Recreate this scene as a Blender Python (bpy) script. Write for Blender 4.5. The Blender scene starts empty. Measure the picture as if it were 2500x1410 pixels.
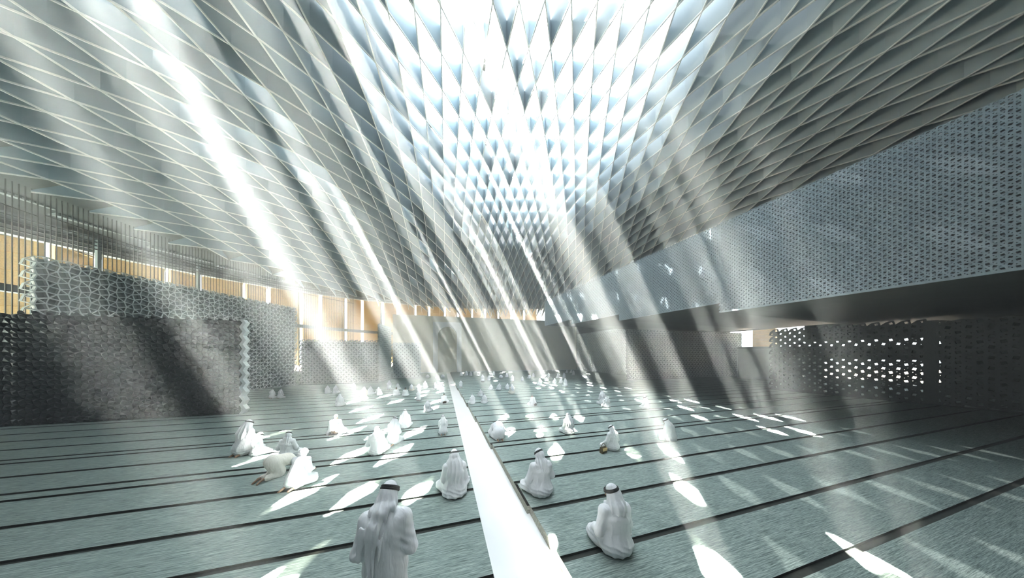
import bpy, bmesh, math, random
import numpy as np
from mathutils import Vector, Matrix
random.seed(7)
rng = np.random.default_rng(7)
SC = bpy.context.scene
COL = SC.collection
PI = math.pi

# ------------------------------------------------------------------ materials
def new_mat(name):
    m = bpy.data.materials.new(name); m.use_nodes = True
    m.node_tree.nodes.clear()
    return m, m.node_tree.nodes, m.node_tree.links

def principled(name, col, rough=0.6, metal=0.0, spec=0.5, var=0.0, vscale=3.0, bump=0.0, bscale=60.0):
    m, N, L = new_mat(name)
    o = N.new('ShaderNodeOutputMaterial'); p = N.new('ShaderNodeBsdfPrincipled')
    p.inputs['Base Color'].default_value = (*col, 1); p.inputs['Roughness'].default_value = rough
    p.inputs['Metallic'].default_value = metal; p.inputs['Specular IOR Level'].default_value = spec
    L.new(p.outputs[0], o.inputs[0])
    if var or bump:
        tc = N.new('ShaderNodeTexCoord')
    if var:
        n = N.new('ShaderNodeTexNoise'); n.inputs['Scale'].default_value = vscale; n.inputs['Detail'].default_value = 4
        r = N.new('ShaderNodeValToRGB')
        r.color_ramp.elements[0].position = 0.3; r.color_ramp.elements[1].position = 0.7
        r.color_ramp.elements[0].color = (*[c*(1-var) for c in col], 1)
        r.color_ramp.elements[1].color = (*[min(1, c*(1+var)) for c in col], 1)
        L.new(tc.outputs['Object'], n.inputs['Vector']); L.new(n.outputs['Fac'], r.inputs[0]); L.new(r.outputs[0], p.inputs['Base Color'])
    if bump:
        n2 = N.new('ShaderNodeTexNoise'); n2.inputs['Scale'].default_value = bscale; n2.inputs['Detail'].default_value = 3
        b = N.new('ShaderNodeBump'); b.inputs['Strength'].default_value = bump; b.inputs['Distance'].default_value = 0.02
        L.new(tc.outputs['Object'], n2.inputs['Vector']); L.new(n2.outputs['Fac'], b.inputs['Height']); L.new(b.outputs[0], p.inputs['Normal'])
    return m

TH = math.radians(16.3)
U = Vector((math.cos(TH), math.sin(TH), 0)); V = Vector((-math.sin(TH), math.cos(TH), 0))
def B(u, v, z=0.0):
    return U*u + V*v + Vector((0, 0, z))

def carpet_mat(name, c0, c1, c2):
    m, N, L = new_mat(name)
    o = N.new('ShaderNodeOutputMaterial'); p = N.new('ShaderNodeBsdfPrincipled')
    p.inputs['Roughness'].default_value = 0.95; p.inputs['Specular IOR Level'].default_value = 0.15
    tc = N.new('ShaderNodeTexCoord')
    mp = N.new('ShaderNodeMapping'); mp.inputs['Rotation'].default_value = (0, 0, -TH)
    # long woven threads along the prayer rows
    mp2 = N.new('ShaderNodeMapping'); mp2.inputs['Scale'].default_value = (2.2, 75, 20)
    mp3 = N.new('ShaderNodeMapping'); mp3.inputs['Scale'].default_value = (9.0, 190, 60)
    L.new(tc.outputs['Object'], mp.inputs[0]); L.new(mp.outputs[0], mp2.inputs[0]); L.new(mp.outputs[0], mp3.inputs[0])
    n1 = N.new('ShaderNodeTexNoise'); n1.inputs['Scale'].default_value = 1; n1.inputs['Detail'].default_value = 3
    n2 = N.new('ShaderNodeTexNoise'); n2.inputs['Scale'].default_value = 1; n2.inputs['Detail'].default_value = 2
    L.new(mp2.outputs[0], n1.inputs[0]); L.new(mp3.outputs[0], n2.inputs[0])
    mx = N.new('ShaderNodeMath'); mx.operation = 'ADD'
    L.new(n1.outputs['Fac'], mx.inputs[0]); L.new(n2.outputs['Fac'], mx.inputs[1])
    hv = N.new('ShaderNodeMath'); hv.operation = 'MULTIPLY'; hv.inputs[1].default_value = 0.5
    L.new(mx.outputs[0], hv.inputs[0])
    r = N.new('ShaderNodeValToRGB'); e = r.color_ramp.elements
    e[0].position = 0.36; e[0].color = (*c0, 1); e[1].position = 0.64; e[1].color = (*c2, 1)
    k = e.new(0.5); k.color = (*c1, 1)
    L.new(hv.outputs[0], r.inputs[0]); L.new(r.outputs[0], p.inputs['Base Color'])
    bp = N.new('ShaderNodeBump'); bp.inputs['Strength'].default_value = 0.35; bp.inputs['Distance'].default_value = 0.01
    L.new(hv.outputs[0], bp.inputs['Height']); L.new(bp.outputs[0], p.inputs['Normal'])
    L.new(p.outputs[0], o.inputs[0])
    return m

def glass_pane(name, emit, trans, veins):
    m, N, L = new_mat(name)
    o = N.new('ShaderNodeOutputMaterial'); t = N.new('ShaderNodeBsdfTransparent'); e = N.new('ShaderNodeEmission')
    a = N.new('ShaderNodeAddShader')
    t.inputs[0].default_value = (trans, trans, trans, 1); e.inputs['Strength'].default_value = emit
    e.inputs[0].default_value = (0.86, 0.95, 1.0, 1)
    if veins:
        tc = N.new('ShaderNodeTexCoord'); vo = N.new('ShaderNodeTexVoronoi'); vo.feature = 'DISTANCE_TO_EDGE'
        vo.inputs['Scale'].default_value = 1.1
        r = N.new('ShaderNodeValToRGB'); r.color_ramp.elements[0].position = 0.012; r.color_ramp.elements[1].position = 0.03
        r.color_ramp.elements[0].color = (0.16, 0.27, 0.36, 1); r.color_ramp.elements[1].color = (0.86, 0.95, 1.0, 1)
        r2 = N.new('ShaderNodeValToRGB'); r2.color_ramp.elements[0].position = 0.012; r2.color_ramp.elements[1].position = 0.03
        r2.color_ramp.elements[0].color = (0.1, 0.1, 0.1, 1); r2.color_ramp.elements[1].color = (trans, trans, trans, 1)
        L.new(tc.outputs['Object'], vo.inputs['Vector']); L.new(vo.outputs['Distance'], r.inputs[0]); L.new(vo.outputs['Distance'], r2.inputs[0])
        L.new(r.outputs[0], e.inputs[0]); L.new(r2.outputs[0], t.inputs[0])
    L.new(t.outputs[0], a.inputs[0]); L.new(e.outputs[0], a.inputs[1]); L.new(a.outputs[0], o.inputs[0])
    return m

def figured_glass(name):
    m, N, L = new_mat(name)
    o = N.new('ShaderNodeOutputMaterial'); t = N.new('ShaderNodeBsdfTransparent')
    tc = N.new('ShaderNodeTexCoord'); vo = N.new('ShaderNodeTexVoronoi'); vo.inputs['Scale'].default_value = 2.6
    sp = N.new('ShaderNodeSeparateColor'); r = N.new('ShaderNodeValToRGB'); e = r.color_ramp.elements
    r.color_ramp.interpolation = 'CONSTANT'
    e[0].position = 0.0; e[0].color = (0.014, 0.014, 0.012, 1); e[1].position = 0.38; e[1].color = (0.97, 0.97, 0.95, 1)
    L.new(tc.outputs['Object'], vo.inputs['Vector']); L.new(vo.outputs['Color'], sp.inputs[0]); L.new(sp.outputs[0], r.inputs[0])
    L.new(r.outputs[0], t.inputs[0]); L.new(t.outputs[0], o.inputs[0])
    return m

def translucent_mat(name, col, fac=0.5):
    m, N, L = new_mat(name)
    o = N.new('ShaderNodeOutputMaterial'); d = N.new('ShaderNodeBsdfDiffuse'); t = N.new('ShaderNodeBsdfTranslucent'); x = N.new('ShaderNodeMixShader')
    tc = N.new('ShaderNodeTexCoord'); n = N.new('ShaderNodeTexNoise'); n.inputs['Scale'].default_value = 14; n.inputs['Detail'].default_value = 6
    r = N.new('ShaderNodeValToRGB'); r.color_ramp.elements[0].position = 0.35; r.color_ramp.elements[1].position = 0.65
    r.color_ramp.elements[0].color = (*[c*0.75 for c in col], 1); r.color_ramp.elements[1].color = (*col, 1)
    L.new(tc.outputs['Object'], n.inputs['Vector']); L.new(n.outputs['Fac'], r.inputs[0])
    L.new(r.outputs[0], d.inputs[0]); L.new(r.outputs[0], t.inputs[0])
    x.inputs[0].default_value = fac
    L.new(d.outputs[0], x.inputs[1]); L.new(t.outputs[0], x.inputs[2]); L.new(x.outputs[0], o.inputs[0])
    return m

M = {}
M['carpet'] = carpet_mat('carpet', (0.08, 0.11, 0.10), (0.24, 0.305, 0.285), (0.46, 0.53, 0.50))
M['groove'] = principled('dark_border', (0.022, 0.026, 0.022), 0.9, var=0.3, vscale=20)
M['kerb'] = carpet_mat('kerb_wood', (0.13, 0.14, 0.115), (0.28, 0.285, 0.24), (0.46, 0.46, 0.39))
M['channel'] = principled('channel_marble', (0.93, 0.94, 0.94), 0.25, var=0.03, vscale=1.5)
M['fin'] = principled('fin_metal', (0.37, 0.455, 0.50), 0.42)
M['fin_highlight_edge'] = principled('fin_highlight_edge', (0.93, 0.95, 0.92), 0.4)  # near-white lower edges hold the bright highlight lines in their colour
M['roof'] = principled('roof_panel', (0.30, 0.33, 0.34), 0.8, var=0.1)
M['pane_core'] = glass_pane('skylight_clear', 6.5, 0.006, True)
M['pane_ring'] = glass_pane('skylight_mid_glow', 3.8, 0.004, False)  # glow stepped down ring by ring, standing in for light falloff
M['pane_outer'] = glass_pane('skylight_dim_glow', 1.6, 0.003, False)
M['pane_rim'] = glass_pane('skylight_faint_glow', 0.4, 0.002, False)
M['pane_small'] = glass_pane('rooflight_glass', 1.5, 0.95, False)
M['pane_figured'] = figured_glass('rooflight_figured_glass')
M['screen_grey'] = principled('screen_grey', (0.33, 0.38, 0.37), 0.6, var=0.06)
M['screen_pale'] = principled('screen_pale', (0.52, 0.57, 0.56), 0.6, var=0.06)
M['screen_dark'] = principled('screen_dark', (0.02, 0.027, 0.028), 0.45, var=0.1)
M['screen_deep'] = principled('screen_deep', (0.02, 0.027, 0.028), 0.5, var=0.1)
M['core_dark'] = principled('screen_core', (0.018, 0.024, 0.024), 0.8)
M['core_mid'] = principled('screen_core_mid', (0.12, 0.145, 0.145), 0.8)
M['edge_white'] = principled('screen_edge', (0.75, 0.79, 0.79), 0.5)
M['cream'] = principled('cream_wall', (0.74, 0.715, 0.62), 0.8, var=0.05, vscale=0.6, bump=0.6, bscale=9)
M['marble'] = principled('mihrab_marble', (0.93, 0.95, 0.95), 0.35, var=0.08, vscale=5)
M['niche'] = principled('mihrab_niche', (0.62, 0.60, 0.50), 0.8, var=0.05, vscale=2)
M['parapet'] = principled('parapet_metal', (0.26, 0.32, 0.36), 0.38, metal=0.35)
M['parapet_back'] = principled('parapet_lining', (0.13, 0.165, 0.19), 0.5)
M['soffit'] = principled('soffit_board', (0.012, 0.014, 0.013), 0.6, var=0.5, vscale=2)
M['dark_wall'] = principled('dark_wall', (0.05, 0.06, 0.06), 0.9)
M['ring_beam'] = principled('ring_beam', (0.30, 0.33, 0.31), 0.6, var=0.08)
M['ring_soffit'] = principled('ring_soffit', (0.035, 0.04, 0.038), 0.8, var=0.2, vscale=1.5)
M['slat'] = principled('slat_metal', (0.04, 0.046, 0.044), 0.5)
M['bulkhead'] = principled('bulkhead_panel', (0.26, 0.285, 0.28), 0.6, var=0.1)
M['rod'] = principled('rod_bronze', (0.03, 0.03, 0.024), 0.5, metal=0.3)
M['post'] = principled('steel_post', (0.16, 0.19, 0.19), 0.5)
M['gold_sheet'] = translucent_mat('gold_perforated_sheet', (0.62, 0.51, 0.33), 0.3)
M['gold_frame'] = principled('gold_frame', (0.58, 0.42, 0.18), 0.45, metal=0.2)
M['trunk'] = principled('palm_trunk', (0.25, 0.19, 0.12), 0.9, var=0.3, vscale=8)
M['leaf'] = translucent_mat('palm_leaf', (0.20, 0.32, 0.08), 0.4)
M['sand'] = principled('sand_court', (0.16, 0.14, 0.11), 0.95, var=0.1, vscale=0.5)
def cloth(name, col):
    m = principled(name, col, 0.9); N = m.node_tree.nodes; L = m.node_tree.links
    p = [n for n in N if n.type == 'BSDF_PRINCIPLED'][0]
    tc = N.new('ShaderNodeTexCoord'); mp = N.new('ShaderNodeMapping'); mp.inputs['Scale'].default_value = (11, 11, 3.2); mp.inputs['Rotation'].default_value = (0.25, 0.3, 0)
    n = N.new('ShaderNodeTexNoise'); n.inputs['Scale'].default_value = 1.0; n.inputs['Detail'].default_value = 2.5; n.inputs['Distortion'].default_value = 0.8
    b = N.new('ShaderNodeBump'); b.inputs['Strength'].default_value = 0.42; b.inputs['Distance'].default_value = 0.05
    L.new(tc.outputs['Object'], mp.inputs[0]); L.new(mp.outputs[0], n.inputs['Vector']); L.new(n.outputs['Fac'], b.inputs['Height']); L.new(b.outputs[0], p.inputs['Normal'])
    return m
M['robe'] = cloth('robe_cotton', (0.90, 0.91, 0.93))
M['robe_cream'] = cloth('robe_cream', (0.90, 0.86, 0.77))
M['scarf'] = cloth('scarf_cotton', (0.93, 0.94, 0.96))
M['cord'] = principled('cord_black', (0.008, 0.008, 0.009), 0.7, bump=0.5, bscale=120)
M['cord_grey'] = principled('cord_grey', (0.12, 0.14, 0.14), 0.7)
M['skin'] = principled('skin', (0.30, 0.18, 0.11), 0.55, var=0.06, vscale=9)
M['hair'] = principled('hair', (0.015, 0.013, 0.012), 0.6, bump=0.6, bscale=90)
M['cap'] = principled('cap_grey', (0.17, 0.21, 0.20), 0.8)
M['fringe'] = principled('cushion_olive', (0.10, 0.075, 0.03), 0.9, var=0.3, vscale=12)

# ------------------------------------------------------------------ object helpers
def mesh_obj(name, verts, faces, mats, parent=None, midx=None, smooth=False):
    me = bpy.data.meshes.new(name)
    me.from_pydata([tuple(v) for v in verts], [], faces)
    for m in (mats if isinstance(mats, (list, tuple)) else [mats]): me.materials.append(m)
    if midx is not None: me.polygons.foreach_set('material_index', midx)
    if smooth: me.polygons.foreach_set('use_smooth', [True]*len(me.polygons))
    me.update()
    o = bpy.data.objects.new(name, me); COL.objects.link(o)
    if parent is not None: o.parent = parent
    return o

def empty(name, loc=(0, 0, 0), rz=0.0):
    o = bpy.data.objects.new(name, None); o.location = loc; o.rotation_euler = (0, 0, rz); o.empty_display_size = 0.2
    COL.objects.link(o); return o

def tag(o, label=None, cat=None, group=None, kind=None):
    if label: o['label'] = label
    if cat: o['category'] = cat
    if group: o['group'] = group
    if kind: o['kind'] = kind
    return o

class MB:
    def __init__(s): s.v = []; s.f = []; s.m = []
    def quad(s, a, b, c, d, mi=0):
        n = len(s.v); s.v += [a, b, c, d]; s.f.append((n, n+1, n+2, n+3)); s.m.append(mi)
    def poly(s, pts, mi=0):
        n = len(s.v); s.v += list(pts); s.f.append(tuple(range(n, n+len(pts)))); s.m.append(mi)
    def prism(s, base, off, mi=0, cap=True):
        n = len(s.v); k = len(base); off = Vector(off)
        s.v += [Vector(p) for p in base] + [Vector(p)+off for p in base]
        for i in range(k):
            j = (i+1) % k; s.f.append((n+i, n+j, n+k+j, n+k+i)); s.m.append(mi)
        if cap:
            s.f.append(tuple(range(n+k-1, n-1, -1))); s.m.append(mi)
            s.f.append(tuple(range(n+k, n+2*k))); s.m.append(mi)
    def box(s, c, ax, ay, az, mi=0):   # centre and three half-extent vectors
        c = Vector(c); ax = Vector(ax); ay = Vector(ay); az = Vector(az)
        s.prism([c-ax-ay-az, c+ax-ay-az, c+ax+ay-az, c-ax+ay-az], az*2, mi)
    def tube(s, pts, r, k=8, mi=0):
        rs = r if isinstance(r, (list, tuple)) else [r]*len(pts)
        rings = []
        for i, p in enumerate(pts):
            p = Vector(p); a = Vector(pts[max(0, i-1)]); b = Vector(pts[min(len(pts)-1, i+1)])
            t = (b-a).normalized(); x = t.orthogonal().normalized(); y = t.cross(x)
            n = len(s.v); rings.append(n)
            s.v += [p + (x*math.cos(2*PI*q/k) + y*math.sin(2*PI*q/k))*rs[i] for q in range(k)]
        for a, b in zip(rings, rings[1:]):
            for q in range(k):
                s.f.append((a+q, a+(q+1) % k, b+(q+1) % k, b+q)); s.m.append(mi)
        s.f.append(tuple(range(rings[0]+k-1, rings[0]-1, -1))); s.m.append(mi)
        s.f.append(tuple(range(rings[-1], rings[-1]+k))); s.m.append(mi)
    def build(s, name, mats, parent=None, smooth=False):
        return mesh_obj(name, s.v, s.f, mats, parent, s.m if isinstance(mats, (list, tuple)) else None, smooth)

# ------------------------------------------------------------------ camera
EYE = 2.75
cam = bpy.data.cameras.new('camera'); co = bpy.data.objects.new('camera', cam); COL.objects.link(co)
cam.sensor_width = 36; cam.lens = 36*585/2500; cam.shift_y = 160/2500; cam.clip_start = 0.05; cam.clip_end = 500
co.location = (0, 0, EYE); co.rotation_euler = (PI/2, 0, 0)
SC.camera = co

# ------------------------------------------------------------------ floor: two carpeted platforms with a marble channel between
BANDS = [2.85, 3.93, 4.87, 5.87, 6.93, 7.27, 8.29, 9.31, 9.63,  10.65, 11.67]
v = 12.69
while v < 41: BANDS.append(v); v += 1.02
fb = MB()
def slab_rows(u0f, u1f, v0, v1, out_steps):
    cuts = [b for b in BANDS if v0 < b < v1 - 0.05]
    edges = [v0] + cuts + [v1]
    if out_steps:                                    # rows nearer than the first drawn border
        b = BANDS[0]-1.02
        pre = []
        while b > v0: pre.append(b); b -= 1.02
        edges = [v0] + sorted(pre) + cuts + [v1]
    for a, b in zip(edges, edges[1:]):
        a2 = a + (0.105 if a > v0 else 0)
        ua, ub = u0f(a), u1f(a)
        fb.quad(B(ua, a2, 0), B(ub, a2, 0), B(ub, b, 0), B(ua, b, 0), 0)          # carpet strip
        if a > v0:                                    # recessed dark border between rows
            fb.quad(B(ua, a, -0.035), B(ub, a, -0.035), B(ub, a2, -0.035), B(ua, a2, -0.035), 1)
            fb.quad(B(ua, a2, -0.035), B(ub, a2, -0.035), B(ub, a2, 0), B(ua, a2, 0), 1)
            fb.quad(B(ub, a, -0.035), B(ua, a, -0.035), B(ua, a, 0), B(ub, a, 0), 1)
    return edges
UL = 0.62
def ur(v):                                            # right platform steps inwards towards the mihrab
    k = min(max(int((v-1.0)//3.1), 0), 6)
    return 1.54 - 0.052*k
slab_rows(lambda v: -34.0, lambda v: UL, 2.72, 41.0, False)
slab_rows(ur, lambda v: 36.0, -9.0, 41.0, True)
# side faces along the channel
fb.quad(B(UL, 2.72, -0.3), B(UL, 41, -0.3), B(UL, 41, 0), B(UL, 2.72, 0), 2)
vs = [-9.0] + [1.0+3.1*k for k in range(1, 7)] + [41.0]
for a, b in zip(vs, vs[1:]):
    uu = ur((a+b)/2)
    fb.quad(B(uu, b, -0.3), B(uu, a, -0.3), B(uu, a, 0), B(uu, b, 0), 2)
    if b < 41:
        fb.quad(B(uu, b, -0.3), B(ur(b+0.01), b, -0.3), B(ur(b+0.01), b, 0.0), B(uu, b, 0.0), 2)
# lower step at the near end of the left platform
fb.quad(B(-34, 2.72, -0.3), B(UL, 2.72, -0.3), B(UL, 2.72, 0), B(-34, 2.72, 0), 1)
fb.quad(B(-34, -9, -0.3), B(UL, -9, -0.3), B(UL, 2.72, -0.3), B(-34, 2.72, -0.3), 0)
# ground outside the screens up to the facade
g0 = -0.32
fb.poly([Vector((1.35+34*math.cos(a), 21.65+34*math.sin(a), g0)) for a in np.linspace(0, 2*PI, 64, endpoint=False)], 1)
floor = fb.build('floor', [M['carpet'], M['groove'], M['kerb']])
tag(floor, 'grey green carpeted floor in rows divided by dark borders', 'floor', kind='structure')

chan = MB()
for a, b in zip(vs, vs[1:]):
    uu = ur((a+b)/2); b = min(b, 38.2)
    chan.prism([B(UL+0.004, a, -0.29), B(uu-0.004, a, -0.29), B(uu-0.004, b, -0.29), B(UL+0.004, b, -0.29)], (0, 0, 0.15))
o = chan.build('floor_channel', M['channel'])
tag(o, 'bright white marble strip running through the carpet to the arch', 'channel', kind='structure')

# ------------------------------------------------------------------ ceiling: paraboloid diagrid of deep fins
CX, CY, RC = 1.35, 21.65, 25.0
DY = 1.823
FD = 1.25
def zc(x, y): return EYE + 15.35 - 0.0118*((x-CX)**2 + (y-CY)**2)
def node(k, i):    # row k, half-index i : x = 0.267 + i*0.5 with i parity following k
    return 0.267 + 0.5*i, 9.147 + DY*k
def inside(k, i, r=RC):
    x, y = node(k, i); return (x-CX)**2 + (y-CY)**2 <= r*r
ceil_root = None
# roof panels between the fin tops
SKC = (0.8, 15.5)
roof = MB(); core = MB(); ring = MB(); ring2 = MB(); ring3 = MB(); small = MB(); figured = MB()
def rtop(k, i, s=1.0, c=None):
    x, y = node(k, i)
    if c: x = c[0]+(x-c[0])*s; y = c[1]+(y-c[1])*s
    return Vector((x, y, zc(x, y)+FD+0.02))
# clear rooflights added along sight lines to make the sun shafts; each run is (direction ratio, nearest row, farthest row, half width)
RUNS = [(-1.54, 6.0, 10.5, 0.05), (-0.95, 5.5, 13.0, 0.12), (-0.80, 5.5, 14.0, 0.16), (-0.62, 7.0, 15.0, 0.09), (-0.46, 8.0, 17.0, 0.12), (-0.37, 12.0, 22.0, 0.08),
        (-0.12, 20.0, 34.0, 0.05), (0.10, 20.0, 34.0, 0.05), (0.29, 20.0, 34.0, 0.05), (0.72, 8.0, 13.5, 0.12), (0.86, 8.0, 12.0, 0.06), (1.10, 6.0, 9.6, 0.11)]
# sunlit patches on the carpet near the entrance side, and the rooflights the sun reaches them through
PATCHES = [(0.95, 3.7), (2.2, 3.79), (3.73, 3.97), (4.86, 3.79), (1.65, 5.85), (3.2, 6.07), (4.46, 6.07), (3.8, 7.66), (3.17, 9.75), (2.35, 7.85), (1.17, 8.04), (0.14, 8.25), (0.9, 6.57), (-0.4, 9.6), (1.0, 10.4), (2.1, 11.0),
           (-1.5, 4.18), (-2.47, 3.62), (-2.02, 5.64), (-3.28, 5.64), (-4.64, 7.15), (-4.57, 5.45), (-7.9, 8.25), (-6.95, 6.07)]
def landing(x, y): h = zc(x, y)+FD; return x-0.31+0.5*h, y+0.08*h
FORCED = set()
for px_, py_ in PATCHES:
    best = None
    for k in range(-9, 14):
        for i in range(-56, 62):
            if (i+k) % 2: continue
            x, y = node(k+1, i)
            if (x-CX)**2 + (y-CY)**2 > (RC-0.3)**2: continue
            lx, ly = landing(x, y); d = math.hypot(lx-px_, ly-py_)
            if d < 1.1 and (best is None or d < best[0]): best = (d, round(x, 3), round(y, 3))
    if best: FORCED.add(best[1:])
def cell_kind(x, y):
    if (round(x, 3), round(y, 3)) in FORCED: return 'open'
    for bx, by in ((-5.0, 2.3), (-7.2, 1.4), (-8.0, 3.6)):      # unseen bays kept shut so no sunbeam hits the nearest people
        if abs(x-bx) < 0.8 and abs(y-by) < 1.7: return 'roof'
    if x < 9:
        g = x+0.5*(zc(x, y)+FD-EYE)
        for c, ya, yb, hw_ in RUNS:
            if ya < y < yb and abs(g-c*y) < hw_*6: 
                if abs(g/y-c) < hw_*0.32: return 'beam'
    if 12 < y < 30 and -7 < x < 5.4-0.364*(y-5.5) and random.random() < 0.15: return 'open'
    if 6.5 < y < 12 and -1 < x < 5.2-0.364*(y-5.5) and random.random() < 0.3: return 'open'
    if y > 27 and -15 < x < 0 and random.random() < 0.07: return 'open'
    r = math.hypot((x-SKC[0])/1.0, (y-SKC[1])/1.45)
    if -3.8 < x < 1.2 and y < 5.0: return 'ring'  # added glowing panes out of view, to brighten the nearest people and carpet
    if r < 5.6: return 'core'
    if r < 7.2: return 'ring'
    if r < 9.0: return 'ring2'
    near = -13 < x < -2 and y < 8.5
    if r < 11.5 and not near: return 'ring3'
    if -15 < x < -9 and y < 6.8: return 'roof'
    if -9.5 < x < -4.5 and 3.6 < y < 8.5: return 'open' if random.random() < 0.08 else 'roof'
    if -9 < x < -2 and y < 6.5: return 'roof'
    if x > 8 or x < -19 or (x > -2 and y < 6) or (x > 1 and y < 17): return 'roof'
    # scattered in drifts: groups of neighbouring rooflights with closed stretches between
    w = math.sin(0.9*x+0.35*y)+math.sin(0.43*x-0.8*y+1.3)
    p = 0.06 if w > 0.6 else 0.0
    if x > -13 and y < 8: p = 0.05
    return 'open' if random.random() < p else 'roof'
for k in range(-9, 26):
    for i in range(-56, 62):
        if (i + k) % 2: continue
        cs = [(k, i), (k+1, i+1), (k+2, i), (k+1, i-1)]
        x, y = node(k+1, i)
        if (x-CX)**2 + (y-CY)**2 > (RC-0.3)**2: continue
        kd = cell_kind(x, y)
        pts = [rtop(*c) for c in cs]
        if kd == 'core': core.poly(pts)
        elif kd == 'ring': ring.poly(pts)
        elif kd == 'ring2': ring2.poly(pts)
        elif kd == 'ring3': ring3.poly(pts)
        elif kd == 'roof': roof.poly(pts)
        else:
            s = 1.15 if kd == 'beam' else random.uniform(0.6, 0.9) if kd == 'tiny' else random.uniform(0.85, 1.0)
            def op(dx, dy):
                q = (x-0.31+dx*s, y+dy*s); return Vector((*q, zc(*q)+FD+0.02))
            ins = [op(0, -0.76), op(0.185, 0), op(0, 0.76), op(-0.185, 0)]
            for a in range(4):
                b = (a+1) % 4
                (ring2 if math.hypot(x-SKC[0], (y-SKC[1])/1.45) < 9 else roof).quad(pts[a], pts[b], ins[b], ins[a])
            (small if kd == 'beam' else figured).poly(ins)
ceil = roof.build('ceiling', M['roof'])
tag(ceil, 'domed ceiling of deep grey metal fins crossing in a diamond grid', 'ceiling', kind='structure')
for nm, mb, mt in (('skylight_glass', core, 'pane_core'), ('mid_glow_glass', ring, 'pane_ring'), ('dim_glow_glass', ring2, 'pane_outer'), ('rim_glass', ring3, 'pane_rim'), ('rooflight_glass', small, 'pane_small'), ('figured_glass', figured, 'pane_figured')):
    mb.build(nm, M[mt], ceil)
# fins
strips = []
for fam in (1, -1):
    for c in range(-110, 130):
        run = []
        for k in range(-9, 26):
            i = c + fam*k
            if (i + k) % 2: break
            if inside(k, i): run.append((k, i))
        if len(run) >= 2: strips.append((fam, run))
def strip_mesh(mb, fam, run):
    d = Vector((fam*0.5, DY, 0)).normalized(); n = Vector((d.y, -d.x, 0)); t = 0.014; te = 0.024; he = 0.055
    rows = []
    # pointed tip beyond the last node at both ends
    k0, i0 = run[0]; k1, i1 = run[-1]
    P = [node(*q) for q in run]
    zz = [zc(*p) for p in P]; tops = [z+FD for z in zz]
    e0 = (P[0][0]-fam*0.5*0.95, P[0][1]-DY*0.95); e1 = (P[-1][0]+fam*0.5*0.95, P[-1][1]+DY*0.95)
    P = [e0]+P+[e1]; zz = [zc(*e0)]+zz+[zc(*e1)]; tops = [zc(*e0)+0.12]+tops+[zc(*e1)+0.12]
    for p, z, tp in zip(P, zz, tops):
        q = Vector((p[0], p[1], 0)); b = len(mb.v)
        mb.v += [q+n*t+Vector((0, 0, tp)), q+n*t+Vector((0, 0, z+he)), q+n*te+Vector((0, 0, z+he)), q+n*te+Vector((0, 0, z)),
                 q-n*te+Vector((0, 0, z)), q-n*te+Vector((0, 0, z+he)), q-n*t+Vector((0, 0, z+he)), q-n*t+Vector((0, 0, tp))]
        rows.append(b)
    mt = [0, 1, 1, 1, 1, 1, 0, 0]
    for a, b in zip(rows, rows[1:]):
        for q in range(8):
            r = (q+1) % 8
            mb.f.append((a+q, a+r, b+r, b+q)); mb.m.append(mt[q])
    mb.f.append(tuple(rows[0]+q for q in range(8))); mb.m.append(0)
    mb.f.append(tuple(rows[-1]+q for q in reversed(range(8)))); mb.m.append(0)
def weight(st):
    w = 0
    for k, i in st[1]:
        x, y = node(k, i)
        if y > 1: w += 1/math.hypot(x, y, 11) if abs(x) < 2.3*y else 0
    return w
strips.sort(key=weight, reverse=True)
for st in strips[:100]:
    mb = MB(); strip_mesh(mb, *st); mb.build('ceiling_fin', [M['fin'], M['fin_highlight_edge']], ceil)
mb = MB()
for st in strips[100:]: strip_mesh(mb, *st)
o = mb.build('outer_fins', [M['fin'], M['fin_highlight_edge']], ceil); o['kind'] = 'stuff'

# ------------------------------------------------------------------ perimeter ring
RR = 31.0
def rp(phi, R, z): return Vector((CX+R*math.cos(phi), CY+R*math.sin(phi), z))
def head_z(phi, R=RR): return 9.55 + 0.08*((CY+R*math.sin(phi))-13.4)
D2R = math.radians
def arc(a0, a1, n): return [D2R(a0+(a1-a0)*i/n) for i in range(n+1)]
def ring_band(mb, a0, a1, n, R0, R1, zf0, zf1, mi=0):   # rectangular section swept along the arc
    prev = None
    for p in arc(a0, a1, n):
        cur = [rp(p, R0, zf0(p)), rp(p, R1, zf0(p)), rp(p, R1, zf1(p)), rp(p, R0, zf1(p))]
        b = len(mb.v); mb.v += cur
        if prev is not None:
            for q in range(4):
                r = (q+1) % 4
                mb.f.append((prev+q, prev+r, b+r, b+q)); mb.m.append(mi)
        else:
            mb.f.append((b, b+1, b+2, b+3)); mb.m.append(mi)
        prev = b
    mb.f.append((prev+3, prev+2, prev+1, prev)); mb.m.append(mi)
# soffit between the fins and the facade head
sf = MB(); n = 96
A = arc(0, 360, n)
for a, b in zip(A, A[1:]):
    sf.quad(rp(a, 23.3, 13.15), rp(b, 23.3, 13.15), rp(b, RR+0.8, head_z(b)+0.35), rp(a, RR+0.8, head_z(a)+0.35))
for a, b in zip(A, A[1:]):                            # unseen eaves added to keep the sun off the window wall
    sf.quad(rp(a, RR+0.7, head_z(a)+0.36), rp(b, RR+0.7, head_z(b)+0.36), rp(b, RR+7.5, head_z(b)+1.1), rp(a, RR+7.5, head_z(a)+1.1))
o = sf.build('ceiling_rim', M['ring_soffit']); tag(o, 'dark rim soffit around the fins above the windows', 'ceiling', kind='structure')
bm_ = MB(); ring_band(bm_, 68, 216, 90, RR-0.25, RR+0.25, lambda p: head_z(p), lambda p: head_z(p)+0.5)
o = bm_.build('trim_1', M['ring_beam']); tag(o, 'curved grey beam above the gold window screens', 'beam', kind='structure')
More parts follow.
